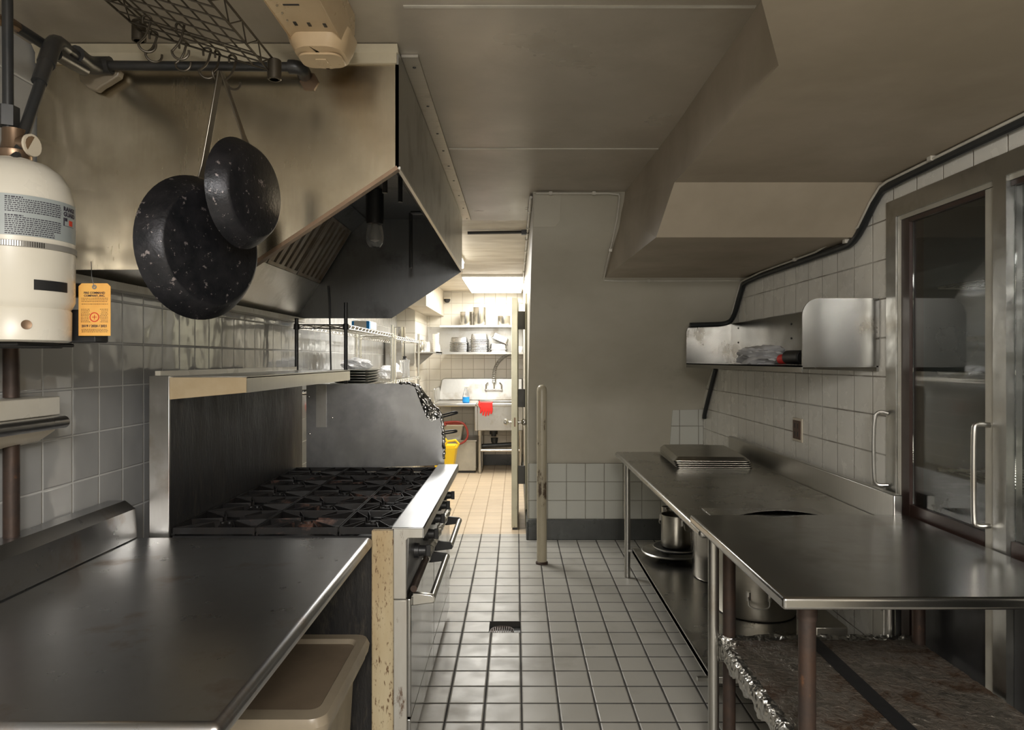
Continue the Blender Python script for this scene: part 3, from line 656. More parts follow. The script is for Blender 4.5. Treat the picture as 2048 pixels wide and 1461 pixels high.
# ---------------------------------------------------------------- wall shelf and post at far left
t = thing('narrow_shelf', (-1.45, 1.8, .985), 'narrow steel shelf with rolled edge on a brown post at the left margin', 'shelf')
bm = nb(); cyl(bm, (-1.468, 2.08, .985), (-1.468, 2.08, 1.31), .021); cyl(bm, (-1.468, 2.08, 1.39), (-1.468, 2.08, 1.64), .021); part('post', bm, 'rust', t)
bm = nb(); box(bm, -1.50, -1.37, 1.2, 2.18, 1.312, 1.330); part('shelf_board', bm, 'steel', t, bevel=.004)
bm = nb(); cyl(bm, (-1.372, 1.2, 1.312), (-1.372, 2.17, 1.312), .0185, seg=24); part('rolled_edge', bm, 'table', t)
bm = nb(); box(bm, -1.495, -1.402, 1.2, 2.20, 1.331, 1.388); part('upstand', bm, 'white', t, label='pale upstand', bevel=.003)
bm = nb(); prism(bm, [(-1.385, 2.16, 1.30), (-1.395, 2.16, 1.285), (-1.44, 2.16, 1.255), (-1.498, 2.16, 1.24), (-1.498, 2.16, 1.31)], (0, -.5, 0)); part('bracket', bm, 'ivory', t)

# ================================================================ hanging rack, hooks, pans
t = thing('hanging_rack', (-.87, 1.7, 2.31), 'dark wire pot rack hanging tilted under the ceiling in front of the hood', 'pot rack')
RA, RB = V(-1.049, 2.0, 2.42), V(-.692, 2.0, 2.311)      # left and right far corners; rack runs back toward the camera
RL = .66; yv = V(0, -1, 0); dx = (RB-RA); up = V(.29, 0, .957)
def rp(u, v, h=0): return RA+dx*u+yv*(RL*v)+up*h
bm = nb()
for v in (0, 1):
    for h in (0, .028): tube(bm, [rp(0, v, h), rp(1, v, h)], .0028, 8)
for u in (0, 1):
    for h in (0, .035): tube(bm, [rp(u, 0, h), rp(u, 1, h)], .003, 8)
    for k in range(12):
        tube(bm, [rp(u, k/12, 0 if k % 2 else .035), rp(u, (k+1)/12, .035 if k % 2 else 0)], .002, 6)
for k in range(1, 8): tube(bm, [rp(k/8, 0, .002), rp(k/8, 1, .002)], .0024, 6)
for k in range(1, 11): tube(bm, [rp(0, k/11, -.002), rp(1, k/11, -.002)], .0022, 6)
part('wire_grid', bm, 'wire', t)
for u, v in ((0, 0), (1, 0), (0, 1), (1, 1)):
    bm = nb(); lathe(bm, [(.017, -.028), (.019, -.026), (.019, .026), (.017, .028), (.013, .028), (.013, -.028)], tuple(rp(u, v)+V(.012 if u else -.012, .012 if not v else -.012, .005)), 18); part('corner_sleeve', bm, 'wire', t)
for u in (.02, .98):
    bm = nb(); tube(bm, [rp(u, .93, .0), rp(u, .93, .03), V(rp(u, .93).x, rp(u, .93).y, ZC)], .003, 8); part('hanger', bm, 'wire', t)
def s_hook(p, L=.075, r=.003, yaw=0, open_=1):
    """hook over the wire at p, open loop below"""
    pts = []
    R1, R2 = .011, .021
    for k in range(9):
        a = R(200-k*25); pts.append(V(R1*math.cos(a)+R1*.0, 0, R1*math.sin(a)))
    pts = [V(-R1*.9, 0, -.012)]+[V(R1*math.cos(R(180-k*22)), 0, R1*math.sin(R(180-k*22))) for k in range(8)]
    pts.append(V(.0, 0, -L*.45)); pts.append(V(-R2*.9, 0, -L+R2))
    pts += [V(-R2*math.cos(R(k*24)), 0, -L+R2-R2*math.sin(R(k*24))) for k in range(9)]
    pts = [Matrix.Rotation(yaw, 3, 'Z') @ q for q in pts]
    bm = nb(); tube(bm, [q+Vector(p) for q in pts], r, 8, smooth=1); return bm
hk = [((.10, .0), 0.5, 'open steel hook on the left end of the wire rack'), ((.33, .0), 0.1, 'open steel hook nearest left below the rack edge'), ((.52, .0), 0.3, 'double hook near the middle of the rack edge'),
      ((.22, .18), 0.4, 'hook hung on the rack near the top of the photo'), ((.50, .22), 0.2, 'long hook in the middle of the rack'), ((.60, .0), 1.3, 'small hook seen edge-on in front of the black pipe')]
for (u, v), yaw, lb in hk:
    o = solo('s_hook', s_hook(rp(u, v)+V(0, 0, -.001), .075 if v == 0 else .085, .0032, yaw), 'wire', lb, 'hook', 'hooks on the pot rack')
hkp = rp(.72, 0)
solo('s_hook', s_hook(hkp, .085, .0032, .7), 'wire', 'hook on the rack that carries the two black pans', 'hook', 'hooks on the pot rack')

def fry_pan(name, label, c, rad, theta, roll, hand_to, depth=.055):
    """c: rim centre; the underside looks along theta (from -Y towards +X); hand_to: point the handle hangs from"""
    n = V(math.sin(theta), -math.cos(theta), 0)
    t = thing(name, tuple(c-V(0, 0, rad)), label, 'frying pan')
    rot = Matrix.Rotation(theta, 4, 'Z') @ Matrix.Rotation(PI/2, 4, 'X')     # local +z -> -Y rotated = n
    prof = [(rad-.002, 0), (rad, .002), (rad*.93, depth*.45), (rad*.83, depth*.9), (rad*.79, depth), (rad*.77, depth+.0015), (0, depth+.0015)]
    inner = [(0, depth-.003), (rad*.77, depth-.003), (rad*.82, depth*.85-.004), (rad*.92, depth*.42), (rad-.006, .0)]
    bm = nb(); lathe(bm, inner[::-1]+[], (0, 0, 0), 56, cap=False); 
    bmi = bm; lathe(bmi, prof, (0, 0, 0), 56, cap=False)
    bmesh.ops.remove_doubles(bmi, verts=bmi.verts, dist=1e-4)
    xform(bmi, Matrix.Translation(c) @ Matrix.Rotation(roll, 4, n) @ rot)
    part('pan_body', bmi, 'panmetal', t)
    # handle: flat bar from rim to hook
    h = Vector(hand_to); d0 = (h-c); d0.normalize()
    d0 = (d0-n*d0.dot(n)).normalized()
    root = c+d0*(rad*.93)+n*depth*.35
    mid = c+d0*(rad+.05)+n*.004
    bm = nb(); side = d0.cross(n).normalized()
    hh = h-V(0, 0, .006); q0 = c+d0*(rad*.99)+n*.006
    P = [root, q0, q0.lerp(hh, .12), q0.lerp(hh, .5), hh]
    wd = [.016, .014, .010, .009, .009]; rs = []
    for p, ww in zip(P, wd):
        rs.append([bm.verts.new(p+side*ww*a+n*.0022*b) for a, b in ((-1, -1), (1, -1), (1, 1), (-1, 1))])
    loft(bm, rs); part('handle', bm, 'handle', t, bevel=.001)
    bm = nb()
    for a in (-.008, .008):
        lathe(bm, [(.004, 0), (.003, .003), (0, .004)], (0, 0, 0), 10)
        for v in bm.verts:
            if not v.tag: v.co = (rot @ v.co)+root+side*a-d0*.004+n*.002; v.tag = True
    part('rivets', bm, 'handle', t)
    return t
top = at(441, 137, 2.0)
fry_pan('frying_pan', 'larger black scorched frying pan hanging behind the smaller one', at(396, 497, 2.0), .200, R(64), R(0), at(441, 139, 1.99), .06)
fry_pan('frying_pan', 'smaller black frying pan hanging in front of the hood end', at(480, 388, 1.93), .148, R(76), R(0), at(444, 140, 1.99), .05)

# ---------------------------------------------------------------- fluorescent fixture (unlit) on the ceiling
t = thing('light_fixture', (-.53, 1.5, 2.34), 'yellowed empty fluorescent light fixture housing beside the pot rack', 'light fixture')
bm = nb(); fx0, fx1 = -.625, -.465
prism(bm, [(fx0-.01, 1.0, ZC), (fx0-.01, 1.0, 2.42), (fx0+.012, 1.0, 2.372), (fx0+.012, 1.0, 2.378), (fx0+.03, 1.0, 2.385), (fx1-.03, 1.0, 2.385), (fx1-.012, 1.0, 2.378), (fx1-.012, 1.0, 2.372), (fx1+.01, 1.0, 2.42), (fx1+.01, 1.0, ZC)], (0, 1.02, 0))
part('housing', bm, 'fixture', t, bevel=.003)
bm = nb(); N = 8
loft(bm, [[bm.verts.new((x, y, z)) for x, y in rrect(fx0-a, fx1+a, 1.93-b, 2.09+b*.4, .05, 6)] for z, a, b in ((2.345, -.035, -.03), (2.352, -.012, -.01), (2.375, .0, 0), (2.41, .01, .01))]); part('end_cap', bm, 'fixture', t)
bm = nb(); loft(bm, [[bm.verts.new((x, y, z)) for x, y in rrect(fx0+.02, fx1-.02, 1.965, 2.06, .03, 6)] for z in (2.340, 2.346)]); box(bm, -.56, -.53, 1.995, 2.02, 2.338, 2.341); part('end_cap_plate', bm, 'fixture', t, bevel=.001)
bm = nb()
for y in (1.6, 1.74, 1.78, 1.82, 1.86): lathe(bm, [(.003, .0), (.003, .004)], (fx0+.03, y, 2.3815), 8)
part('lamp_contacts', bm, 'shiny', t)
for x, y, a, b in ((-.58, 1.88, .004, .01), (-.545, 1.885, .004, .01), (-.505, 1.89, .004, .01), (-.56, 1.6, .02, .003), (-.56, 1.78, .02, .003), (-.5, 1.7, .004, .01)):
    bm = nb(); box(bm, x-a, x+a, y-b, y+b, 2.3835, 2.386); part('slot', bm, 'black', t)

# ================================================================ bollard pole, door
t = thing('pipe_post', (.19, 5.26, 0), 'chipped cream-painted pipe post standing alone on the tile floor', 'post')
bm = nb(); lathe(bm, [(.037, 0), (.037, 1.27), (.034, 1.292), (.026, 1.306), (.012, 1.314), (0, 1.316)], (.19, 5.26, 0), 28)
part('pipe', bm, paint('chipped_cream_paint', (0.47, 0.42, 0.31), (0.40, 0.35, 0.25), 0.4, 10, dirt=(0.10, 0.07, 0.045), dscale=11, dlo=.60, dhi=.66, stretch=(1, 1, .4)), t)
bm = nb(); lathe(bm, [(.045, .0), (.045, .012), (.038, .018), (.038, 0)], (.19, 5.26, 0), 24, cap=False); part('base_collar', bm, 'rust', t)

t = thing('swing_door', (0.0, 6.7, 0), 'cream painted door standing open edge-on between kitchen and back room', 'door')
bm = nb(); prism(bm, [(-.040, 6.3, .02), (.012, 6.3, .02), (.028, 7.08, .02), (-.024, 7.08, .02)], (0, 0, 2.03)); leaf = part('door_leaf', bm, 'cream', t, bevel=.003)
for s, x in ((-1, -.037), (1, .018)):
    bm = nb(); lathe(bm, [(.024, 0), (.024, .006), (.010, .010), (.010, .03), (.022, .036), (.029, .048), (.028, .062), (.018, .072), (0, .074)], (0, 0, 0), 22)
    xform(bm, Matrix.Translation((x+.0, 6.36, .945)) @ Matrix.Rotation(s*PI/2, 4, 'Y')); part('door_knob', bm, 'shiny', t)
bm = nb(); box(bm, -.018, -.004, 6.297, 6.2995, .91, .99); part('latch_plate', bm, 'brass', t)
bm = nb(); box(bm, -.030, .014, 6.305, 6.8, .0, .02); part('door_sweep', bm, 'black', t)
for z in (1.87, 1.14, .42):
    bm = nb(); box(bm, .018, .098, 6.70, 6.72, z-.085, z+.085); part('hinge_plate', bm, 'greyplastic', t, bevel=.003)
bm = nb()
box(bm, .082, .1, 6.45, 6.52, 0, 2.1); struct('trim_4', bm, 'cream', bevel=.003)

# ================================================================ thin conduits and insulated line
def conduit(pts, r, label, mat='conduit', cat='conduit', nm='conduit', clips=None, grp=None):
    bm = nb(); tube(bm, pts, r, 8, smooth=1); t_ = thing(nm, tuple(Vector(pts[0])), label, cat, grp); part('tube', bm, mat, t_)
    for c in clips or []:
        bm = nb(); c = Vector(c); box(bm, c.x-r*1.6, c.x+r*1.6, c.y-r*1.6, c.y+r*1.6, c.z-r*1.6, c.z+r*1.6); part('clip', bm, mat, t_)
    return t_
conduit([(.115, 4.13, 2.462), (.35, 4.13, 2.462), (.590, 4.13, 2.462), (.600, 4.13, 2.44), (.597, 4.27, 2.30), (.590, 4.83, 2.045), (.60, 4.85, 2.035), (1.0, 4.855, 2.035), (1.52, 4.855, 2.038)], .006, 'thin painted conduit following the top of the slanting beige wall', clips=[(.2, 4.13, 2.462), (.45, 4.13, 2.462), (.594, 4.5, 2.19), (.9, 4.855, 2.035)])
conduit([(.088, 4.2, 2.455), (.088, 5.6, 2.465), (.088, 8.6, 2.465), (.088, 8.65, 2.35)], .009, 'pair of painted conduits running deep into the passage ceiling corner', clips=[(.088, y, 2.465) for y in (4.6, 5.2, 5.7, 6.3, 7.0, 7.8)])
conduit([(-.364, 5.38, 2.455), (.098, 5.38, 2.462)], .012, 'thin black pipe crossing the passage ceiling behind the hood', 'pipe', 'pipe', 'ceiling_pipe', clips=[(.06, 5.38, 2.461)])
bm = nb(); pts = [(1.538, .3, 2.222), (1.538, 2.95, 2.226), (1.54, 3.05, 2.20), (1.54, 3.24, 2.035), (1.54, 3.4, 2.03), (1.54, 4.80, 2.03), (1.54, 4.88, 1.98), (1.54, 5.06, 1.79), (1.50, 5.10, 1.757), (1.40, 5.10, 1.752), (1.24, 5.10, 1.748)]
t = thing('insulated_line', (1.54, 3, 1.75), 'black foam-insulated refrigerant line snaking along the top of the right wall', 'insulated pipe')
tube(bm, pts, .017, 10, smooth=2); part('insulation', bm, 'rubber', t)
bm = nb(); tube(bm, [(1.522, .3, 2.236), (1.522, 2.9, 2.236), (1.522, 3.02, 2.222), (1.522, 3.235, 2.048), (1.522, 4.82, 2.045), (1.522, 4.9, 1.98), (1.522, 5.05, 1.82)], .0055, 8, smooth=1); part('copper_tube', bm, 'conduit', t)
for p in ((1.522, 1.5, 2.236), (1.522, 2.1, 2.236), (1.522, 2.62, 2.236), (1.522, 3.3, 2.046), (1.522, 3.9, 2.046)):
    bm = nb(); box(bm, p[0]-.01, p[0]+.012, p[1]-.012, p[1]+.012, p[2]-.008, p[2]+.009); part('clip', bm, 'conduit', t)
bm = nb(); tube(bm, [(1.541, 5.52, 1.43), (1.541, 5.56, 1.38), (1.541, 5.72, 1.20), (1.541, 5.84, 1.06), (1.541, 5.85, 1.02)], .017, 10, smooth=2)
solo('insulated_line', bm, 'rubber', 'short black insulated line dropping below the wall shelf to the tile', 'insulated pipe')

# ================================================================ right: long table
t = thing('prep_table', (1.1, 3.9, 0), 'long stainless prep table with splashback along the right wall', 'table')
bm = nb(); box(bm, .70, 1.502, 2.73, 5.06, .815, .85); part('tabletop', bm, 'tabler', t, bevel=.016, bseg=5)
bm = nb(); box(bm, 1.495, 1.530, 2.83, 5.03, .82, .963); part('splashback', bm, 'steel', t, bevel=.004)
bm = nb(); ra = []
for k in range(21):
    x = .81+k*.024; z = .853+.046*math.sin(PI*k/20)**.8
    ra.append([bm.verts.new(q) for q in ((x, 2.856, z), (x, 3.12, .8525), (x, 3.12, .851), (x, 2.856, z-.002))])
loft(bm, ra); part('bowed_edge', bm, 'tabler', t, label='edge of the sheet bowed upward')
for x, y in ((.75, 2.715), (.768, 4.93), (1.46, 2.80), (1.46, 4.93)):
    bm = nb(); cyl(bm, (x, y, 0), (x, y, .82), .0205); part('leg', bm, 'steelv', t)
bm = nb(); box(bm, .80, 1.49, 2.93, 4.93, .170, .200); part('undershelf', bm, 'tabler', t, bevel=.003)
bm = nb(); box(bm, .80, .806, 2.93, 4.93, .165, .205); box(bm, .765, .80, 4.91, 4.93, .18, .195); box(bm, .745, .80, 2.93, 2.95, .18, .195); part('shelf_edge', bm, 'steel', t)

# front-right table
t = thing('equipment_table', (1.13, 2.36, 0), 'front steel table overlapping the long table, on rusty brown pipe legs', 'table')
bm = nb(); box(bm, .69, 1.548, 1.846, 2.84, .8515, .885); part('tabletop', bm, 'tabler2', t, bevel=.009, bseg=4)
for x, y in ((.808, 1.985), (.805, 2.70), (1.52, 1.985), (1.52, 2.70)):
    bm = nb(); cyl(bm, (x, y, 0), (x, y, .853), .0235); cyl(bm, (x, y, .78), (x, y, .853), .027); part('leg', bm, 'rust', t)
def crumple(x0, x1, y0, y1, z, nx, ny, amp):
    bm = nb(); g = [[bm.verts.new((x0+(x1-x0)*i/nx, y0+(y1-y0)*j/ny, z+random.uniform(-amp, amp))) for j in range(ny+1)] for i in range(nx+1)]
    for i in range(nx):
        for j in range(ny): bm.faces.new((g[i][j], g[i+1][j], g[i+1][j+1], g[i][j+1]))
    bnd = [v for v in bm.verts if v.is_boundary]
    ex = bmesh.ops.extrude_face_region(bm, geom=bm.faces[:])
    bmesh.ops.translate(bm, vec=(0, 0, -.02), verts=[v for v in ex['geom'] if isinstance(v, bmesh.types.BMVert)])
    return bm
us = part('undershelf', crumple(.785, 1.53, 1.97, 2.745, .43, 60, 60, .0016), 'foilshelf', t, label='lower shelf covered in greasy foil')
bm = nb(); nY = 70; rs = []
for j in range(nY+1):
    y = 1.95+(2.765-1.95)*j/nY; q = []
    for k, (dx_, dz) in enumerate(((.022, .004), (.0, .006), (-.012, -.004), (-.015, -.03), (-.010, -.062), (.004, -.066), (.004, -.01), (.022, -.005))):
        q.append(bm.verts.new((.782+dx_+random.uniform(-.003, .003), y, .432+dz+random.uniform(-.004, .004)-(.012*math.sin(j*.5) if k in (4, 5) else 0))))
    rs.append(q)
loft(bm, rs); part('foil_edge', bm, 'foil', us, label='crumpled silver foil edge', flat=True)
bm = nb(); rs = []
for j in range(41):
    x = .775+(1.53-.775)*j/40; rs.append([bm.verts.new((x, 2.748+a+random.uniform(-.004, .004), .430+b+random.uniform(-.005, .005))) for a, b in ((-.03, .003), (0, .012), (.014, 0), (.010, -.04), (0, -.04), (0, -.005))])
loft(bm, rs); part('foil_edge', bm, 'foil', us, label='foil along the far edge', flat=True)
bm = nb()
for k in range(16):
    a = k/16*2*PI; 
lathe(bm, [(.026, -.05), (.034, -.04), (.036, .0), (.034, .02), (.026, .028)], (.805, 2.70, .43), 16, cap=False)
for v in bm.verts: v.co += V(random.uniform(-.005, .005), random.uniform(-.005, .005), random.uniform(-.004, .004))
part('foil_wrap', bm, 'foil', us, label='foil bunched round the leg', flat=True)
bm = nb(); prism(bm, [(1.10, 1.975, .4325), (1.155, 1.975, .4325), (1.155, 1.975, .435), (1.10, 1.975, .435)], (0, .76, 0)); part('support_strap', bm, 'black', us)

# ---------------------------------------------------------------- sheet pans on the long table
def sheet_pan():
    bm = nb(); a = rrect(-.225, .225, -.32, .32, .02, 4); b = rrect(-.228, .228, -.323, .323, .022, 4); c_ = rrect(-.205, .205, -.302, .302, .02, 4)
    def rg(P_, z): return [bm.verts.new((x, y, z)) for x, y in P_]
    loft(bm, [rg(c_, .0), rg(a, .021), rg(b, .024), rg(b, .021), rg(rrect(-.204, .204, -.304, .304, .02, 4), -.002)], cap=True)
    return bm
labels = ['topmost steel sheet pan of the stack on the long prep table', 'second steel sheet pan from the top on the prep table', 'third steel sheet pan from the top on the prep table', 'bottom steel sheet pan resting on the prep table']
sp = None
for k in range(4):
    if sp is None:
        bm = sheet_pan(); o = finish('sheet_pan', bm, 'dull', (0, 0, 0)); sp = o
    else: o = sp.copy(); COL.objects.link(o)
    tag(o, labels[k], 'sheet pan', 'stacked sheet pans')
    # upside down: flat side up, rim down
    o.rotation_euler = (PI, 0, R(-4+.6*k)); o.location = (1.195+.003*k, 4.60+.002*k, .877+(3-k)*.0125)

# ---------------------------------------------------------------- pots under the long table
def pot(name, cx, cy, z0, r, h, label, mat='shiny', ang=-90, handles=True, cat='pot', lidded=False, grp=None, hz=.8, thick=.003):
    t = thing(name, (cx, cy, z0), label, cat, grp)
    bm = nb(); lathe(bm, [(r-.015, 0), (r-.004, .004), (r, .015), (r, h-.004), (r+.004, h-.002), (r+.004, h), (r-thick, h), (r-thick, .012), (0, .008)], (cx, cy, z0), 48)
    part('body', bm, mat, t)
    if handles:
        for s in (0, 180):
            a = R(ang+s); d = V(math.cos(a), math.sin(a), 0); s_ = V(-d.y, d.x, 0); c = V(cx, cy, z0+h*hz)+d*r
            wd = min(.05, r*.4)
            bm = nb(); tube(bm, [c+s_*wd, c+s_*wd+d*.018-V(0, 0, .01), c+s_*wd*.95+d*.028-V(0, 0, .055), c-s_*wd*.95+d*.028-V(0, 0, .055), c-s_*wd+d*.018-V(0, 0, .01), c-s_*wd], .0042, 8, smooth=2)
            hd = part('handle', bm, 'steelv', t)
            bm = nb()
            for q in (-1, 1):
                cc = c+s_*wd*q; tube(bm, [cc-V(0, 0, .022)+d*.002, cc+V(0, 0, .018)+d*.002], .012, 8)
            part('handle_mount', bm, 'steelv', hd)
    return t
pot('stock_pot', 1.246, 3.72, .201, .20, .40, 'biggest stock pot, nearest on the shelf under the long table', 'dull', ang=-104, hz=.33)
pot('stock_pot', 1.262, 4.29, .201, .20, .43, 'tall plain stock pot in the middle of the shelf under the long table', 'shiny', handles=False)
t = thing('pot_cover', (1.04, 4.70, .201), 'widest round lid lying on the undershelf at the far end', 'lid', 'lids under the prep table')
bm = nb(); lathe(bm, [(.06, .0), (.12, .018), (.185, .032), (.20, .036), (.204, .042), (.198, .047), (.18, .040), (0, .02)], (1.03, 4.70, .201), 44); part('dome', bm, 'steelv', t)
t = thing('pot_cover', (1.07, 4.71, .25), 'smaller dark round lid resting on the widest lid', 'lid', 'lids under the prep table')
bm = nb(); lathe(bm, [(.05, .0), (.13, .0), (.150, .010), (.154, .018), (.150, .022), (.13, .016), (0, .016)], (1.06, 4.71, .249), 40); part('dome', bm, 'black', t); bm = nb(); tube(bm, [V(1.06+.153*math.cos(a*PI/20), 4.71+.153*math.sin(a*PI/20), .270) for a in range(40)], .004, 6, closed=True); part('rim', bm, 'steelv', t)
pot('sauce_pot', 1.055, 4.71, .272, .098, .21, 'small pot with loop handle stacked on the round lids', 'dull', ang=-60, hz=.85)
pot('sauce_pot', 1.02, 4.862, .201, .03, .30, 'narrow canister standing behind the stacked lids', 'shiny', handles=False)
bm = nb(); box(bm, 1.30, 1.44, 3.1, 3.32, .201, .34); solo('steel_box', bm, 'dull', 'small steel box at the near end of the undershelf', 'box', bevel=.006)

# ================================================================ right wall shelf
t = thing('wall_mounted_shelf', (1.39, 4.1, 1.445), 'stainless wall shelf with rounded end panels on the white tiled right wall', 'shelf')
bm = nb(); box(bm, 1.226, 1.556, 3.07, 5.15, 1.468, 1.474); box(bm, 1.226, 1.232, 3.07, 5.15, 1.445, 1.474); part('shelf_board', bm, 'shelfsteel', t)
bm = nb(); box(bm, 1.548, 1.557, 3.07, 5.15, 1.45, 1.756); part('back_panel', bm, 'shelfsteel', t)
for y, nm in ((3.062, 'end_panel'), (5.144, 'end_panel')):
    bm = nb(); cr = .075; P = [(1.226, y, 1.474)]
    P += [(1.226+cr-cr*math.cos(R(a)), y, 1.764-cr+cr*math.sin(R(a))) for a in range(0, 91, 10)]
    P += [(1.556, y, 1.764), (1.556, y, 1.474)]
    prism(bm, P, (0, .008, 0)); part(nm, bm, 'shelfsteel', t)
bm = nb()
for y, z in ((5.0, 1.72), (5.0, 1.62), (3.98, 1.70), (3.98, 1.62), (4.75, 1.61)): lathe(bm, [(0, 0), (.006, .0), (.006, .004)], (0, 0, 0), 10); 
bm.free()
for y, z in ((4.98, 1.72), (4.98, 1.62), (4.02, 1.70), (4.02, 1.62)):
    bm = nb(); cyl(bm, (1.545, y, z), (1.549, y, z), .006, seg=10); part('screw', bm, 'black', t)
# plastic bag: crumpled blob of clear film
def blob(name, c, rx, ry, rz, mat, label, cat, amp=.25, seed=1, sub=4):
    rnd = random.Random(seed); bm = nb(); bmesh.ops.create_icosphere(bm, subdivisions=sub, radius=1)
    ph = [(rnd.uniform(2, 9), rnd.uniform(2, 9), rnd.uniform(2, 9), rnd.uniform(0, 6)) for _ in range(6)]
    for v in bm.verts:
        n = v.co.normalized(); s = 1+sum(math.sin(n.x*a+n.y*b+n.z*c_+d) for a, b, c_, d in ph)/6*amp+rnd.uniform(-1, 1)*amp*.12
        v.co = V(c[0]+n.x*rx*s, c[1]+n.y*ry*s, max(c[2], c[2]+rz*.7+n.z*rz*s))
    return solo(name, bm, mat, label, cat)
blob('plastic_bag', (1.37, 4.0, 1.476), .09, .26, .055, 'bag', 'crumpled clear plastic bag lying on the right wall shelf', 'plastic bag', .6, 5)
t = thing('spice_jar', (1.34, 3.42, 1.476), 'dark jar with red cap lying on the right wall shelf', 'jar')
bm = nb(); cyl(bm, (1.35, 3.36, 1.512), (1.34, 3.52, 1.512), .034, seg=24); part('jar_body', bm, 'black', t, bevel=.005)
bm = nb(); cyl(bm, (1.34, 3.521, 1.505), (1.335, 3.60, 1.502), .025, seg=24); part('cap', bm, 'red', t, label='red cap', bevel=.003)

# outlet
t = thing('power_outlet', (1.555, 3.95, 1.05), 'brown duplex power outlet on ivory plate in the white tiled wall', 'power outlet')
bm = nb(); box(bm, 1.553, 1.5598, 3.885, 4.015, 1.048, 1.178); part('plate', bm, 'ivory', t, bevel=.003)
bm = nb(); box(bm, 1.548, 1.5535, 3.90, 4.0, 1.062, 1.164); part('receptacle', bm, 'brownplate', t, bevel=.012, bseg=3)
for z in (1.135, 1.09):
    bm = nb(); 
    for y in (3.93, 3.97): box(bm, 1.5465, 1.5482, y-.004, y+.004, z-.013, z+.013)
    part('socket_slots', bm, 'black', t)

# ================================================================ walk-in cooler front
t = thing('glass_door_cooler', (1.6, 2.0, 0), 'glass-fronted walk-in cooler with foil-taped steel frame on the right', 'cooler')
FX = XR+.005
def foilbox(dims, mat='foiltape'):
    bm = nb(); box(bm, *dims); bmesh.ops.subdivide_edges(bm, edges=[e for e in bm.edges if e.calc_length() > .3], cuts=40)
    for v in bm.verts:
        v.co += V(random.uniform(-.0008, 0), random.uniform(-.0006, .0006), random.uniform(-.0006, .0006))
    return bm
bm = foilbox((FX-.012, FX+.03, 2.925, 3.0, .0, 2.155)); part('side_trim', bm, 'foiltape', t, flat=True)
bm = foilbox((FX-.012, FX+.03, .6, 3.0, 2.085, 2.158)); part('header_trim', bm, 'foiltape', t, flat=True)
bm = nb(); box(bm, FX-.004, FX+.04, 2.905, 2.923, .9, 2.085); box(bm, FX-.004, FX+.04, .6, 2.905, 2.068, 2.086); part('inner_frame', bm, 'coolerframe', t)
bm = nb(); box(bm, FX+.0, FX+.06, 2.845, 2.904, .0, 2.066); part('door_jamb', bm, 'jamb', t)
bm = foilbox((FX-.014, FX+.04, 2.262, 2.325, .0, 2.085)); part('centre_post', bm, 'foiltape', t, flat=True)
# doors
def cooler_door(y0, y1, hy, label):
    d = bbox('cooler_door', (FX-.006, FX+.03, y0, y0+.05, .0, 2.066), 'coolerframe', t, label=label, bevel=.003)
    bm = nb(); box(bm, FX+.0, FX+.028, y0+.05, y1, 2.05, 2.066); part('door_rail', bm, 'jamb', d); bm = nb(); box(bm, FX+.0, FX+.028, y0+.05, y1, .875, .925); part('door_rail', bm, 'jamb', d)
    bm = nb(); box(bm, FX+.012, FX+.018, y0+.05, y1, .925, 2.05); part('glass_pane', bm, 'glass', d)
    bm = nb(); box(bm, FX+.010, FX+.02, y0+.05, y1, .02, .875); part('lower_panel', bm, 'black', d)
    bm = nb(); tube(bm, [(FX-.004, hy, 1.285), (FX-.05, hy+.004, 1.29), (FX-.058, hy+.004, 1.27), (FX-.058, hy+.004, .97), (FX-.05, hy+.004, .95), (FX-.004, hy, .953)], .0085, 10, smooth=2); part('handle', bm, 'steelv', d)
    return d
cooler_door(2.328, 2.842, 2.352, 'nearer glass door with rusty handle')
cooler_door(1.55, 2.26, 1.6, 'second glass door at the right edge')
bm = nb(); tube(bm, [(FX-.01, 2.985, 1.275), (FX-.04, 3.0, 1.285), (FX-.062, 3.005, 1.26), (FX-.062, 3.005, 1.0), (FX-.05, 3.005, .972), (FX-.01, 2.985, .976)], .0075, 10, smooth=2); part('handle', bm, 'steelv', t)
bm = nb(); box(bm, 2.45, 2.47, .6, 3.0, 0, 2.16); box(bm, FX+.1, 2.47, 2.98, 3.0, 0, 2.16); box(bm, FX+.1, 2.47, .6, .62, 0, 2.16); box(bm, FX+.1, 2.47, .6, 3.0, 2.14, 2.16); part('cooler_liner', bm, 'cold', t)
for z in (1.05, 1.45, 1.8):
    bm = nb()
    for k in range(14): tube(bm, [(1.75+k*.045, .64, z), (1.75+k*.045, 2.96, z)], .003, 6)
    for y in (.65, 1.4, 2.2, 2.94): tube(bm, [(1.74, y, z-.006), (2.36, y, z-.006)], .005, 6)
    part('wire_shelf', bm, 'chromewire', t)

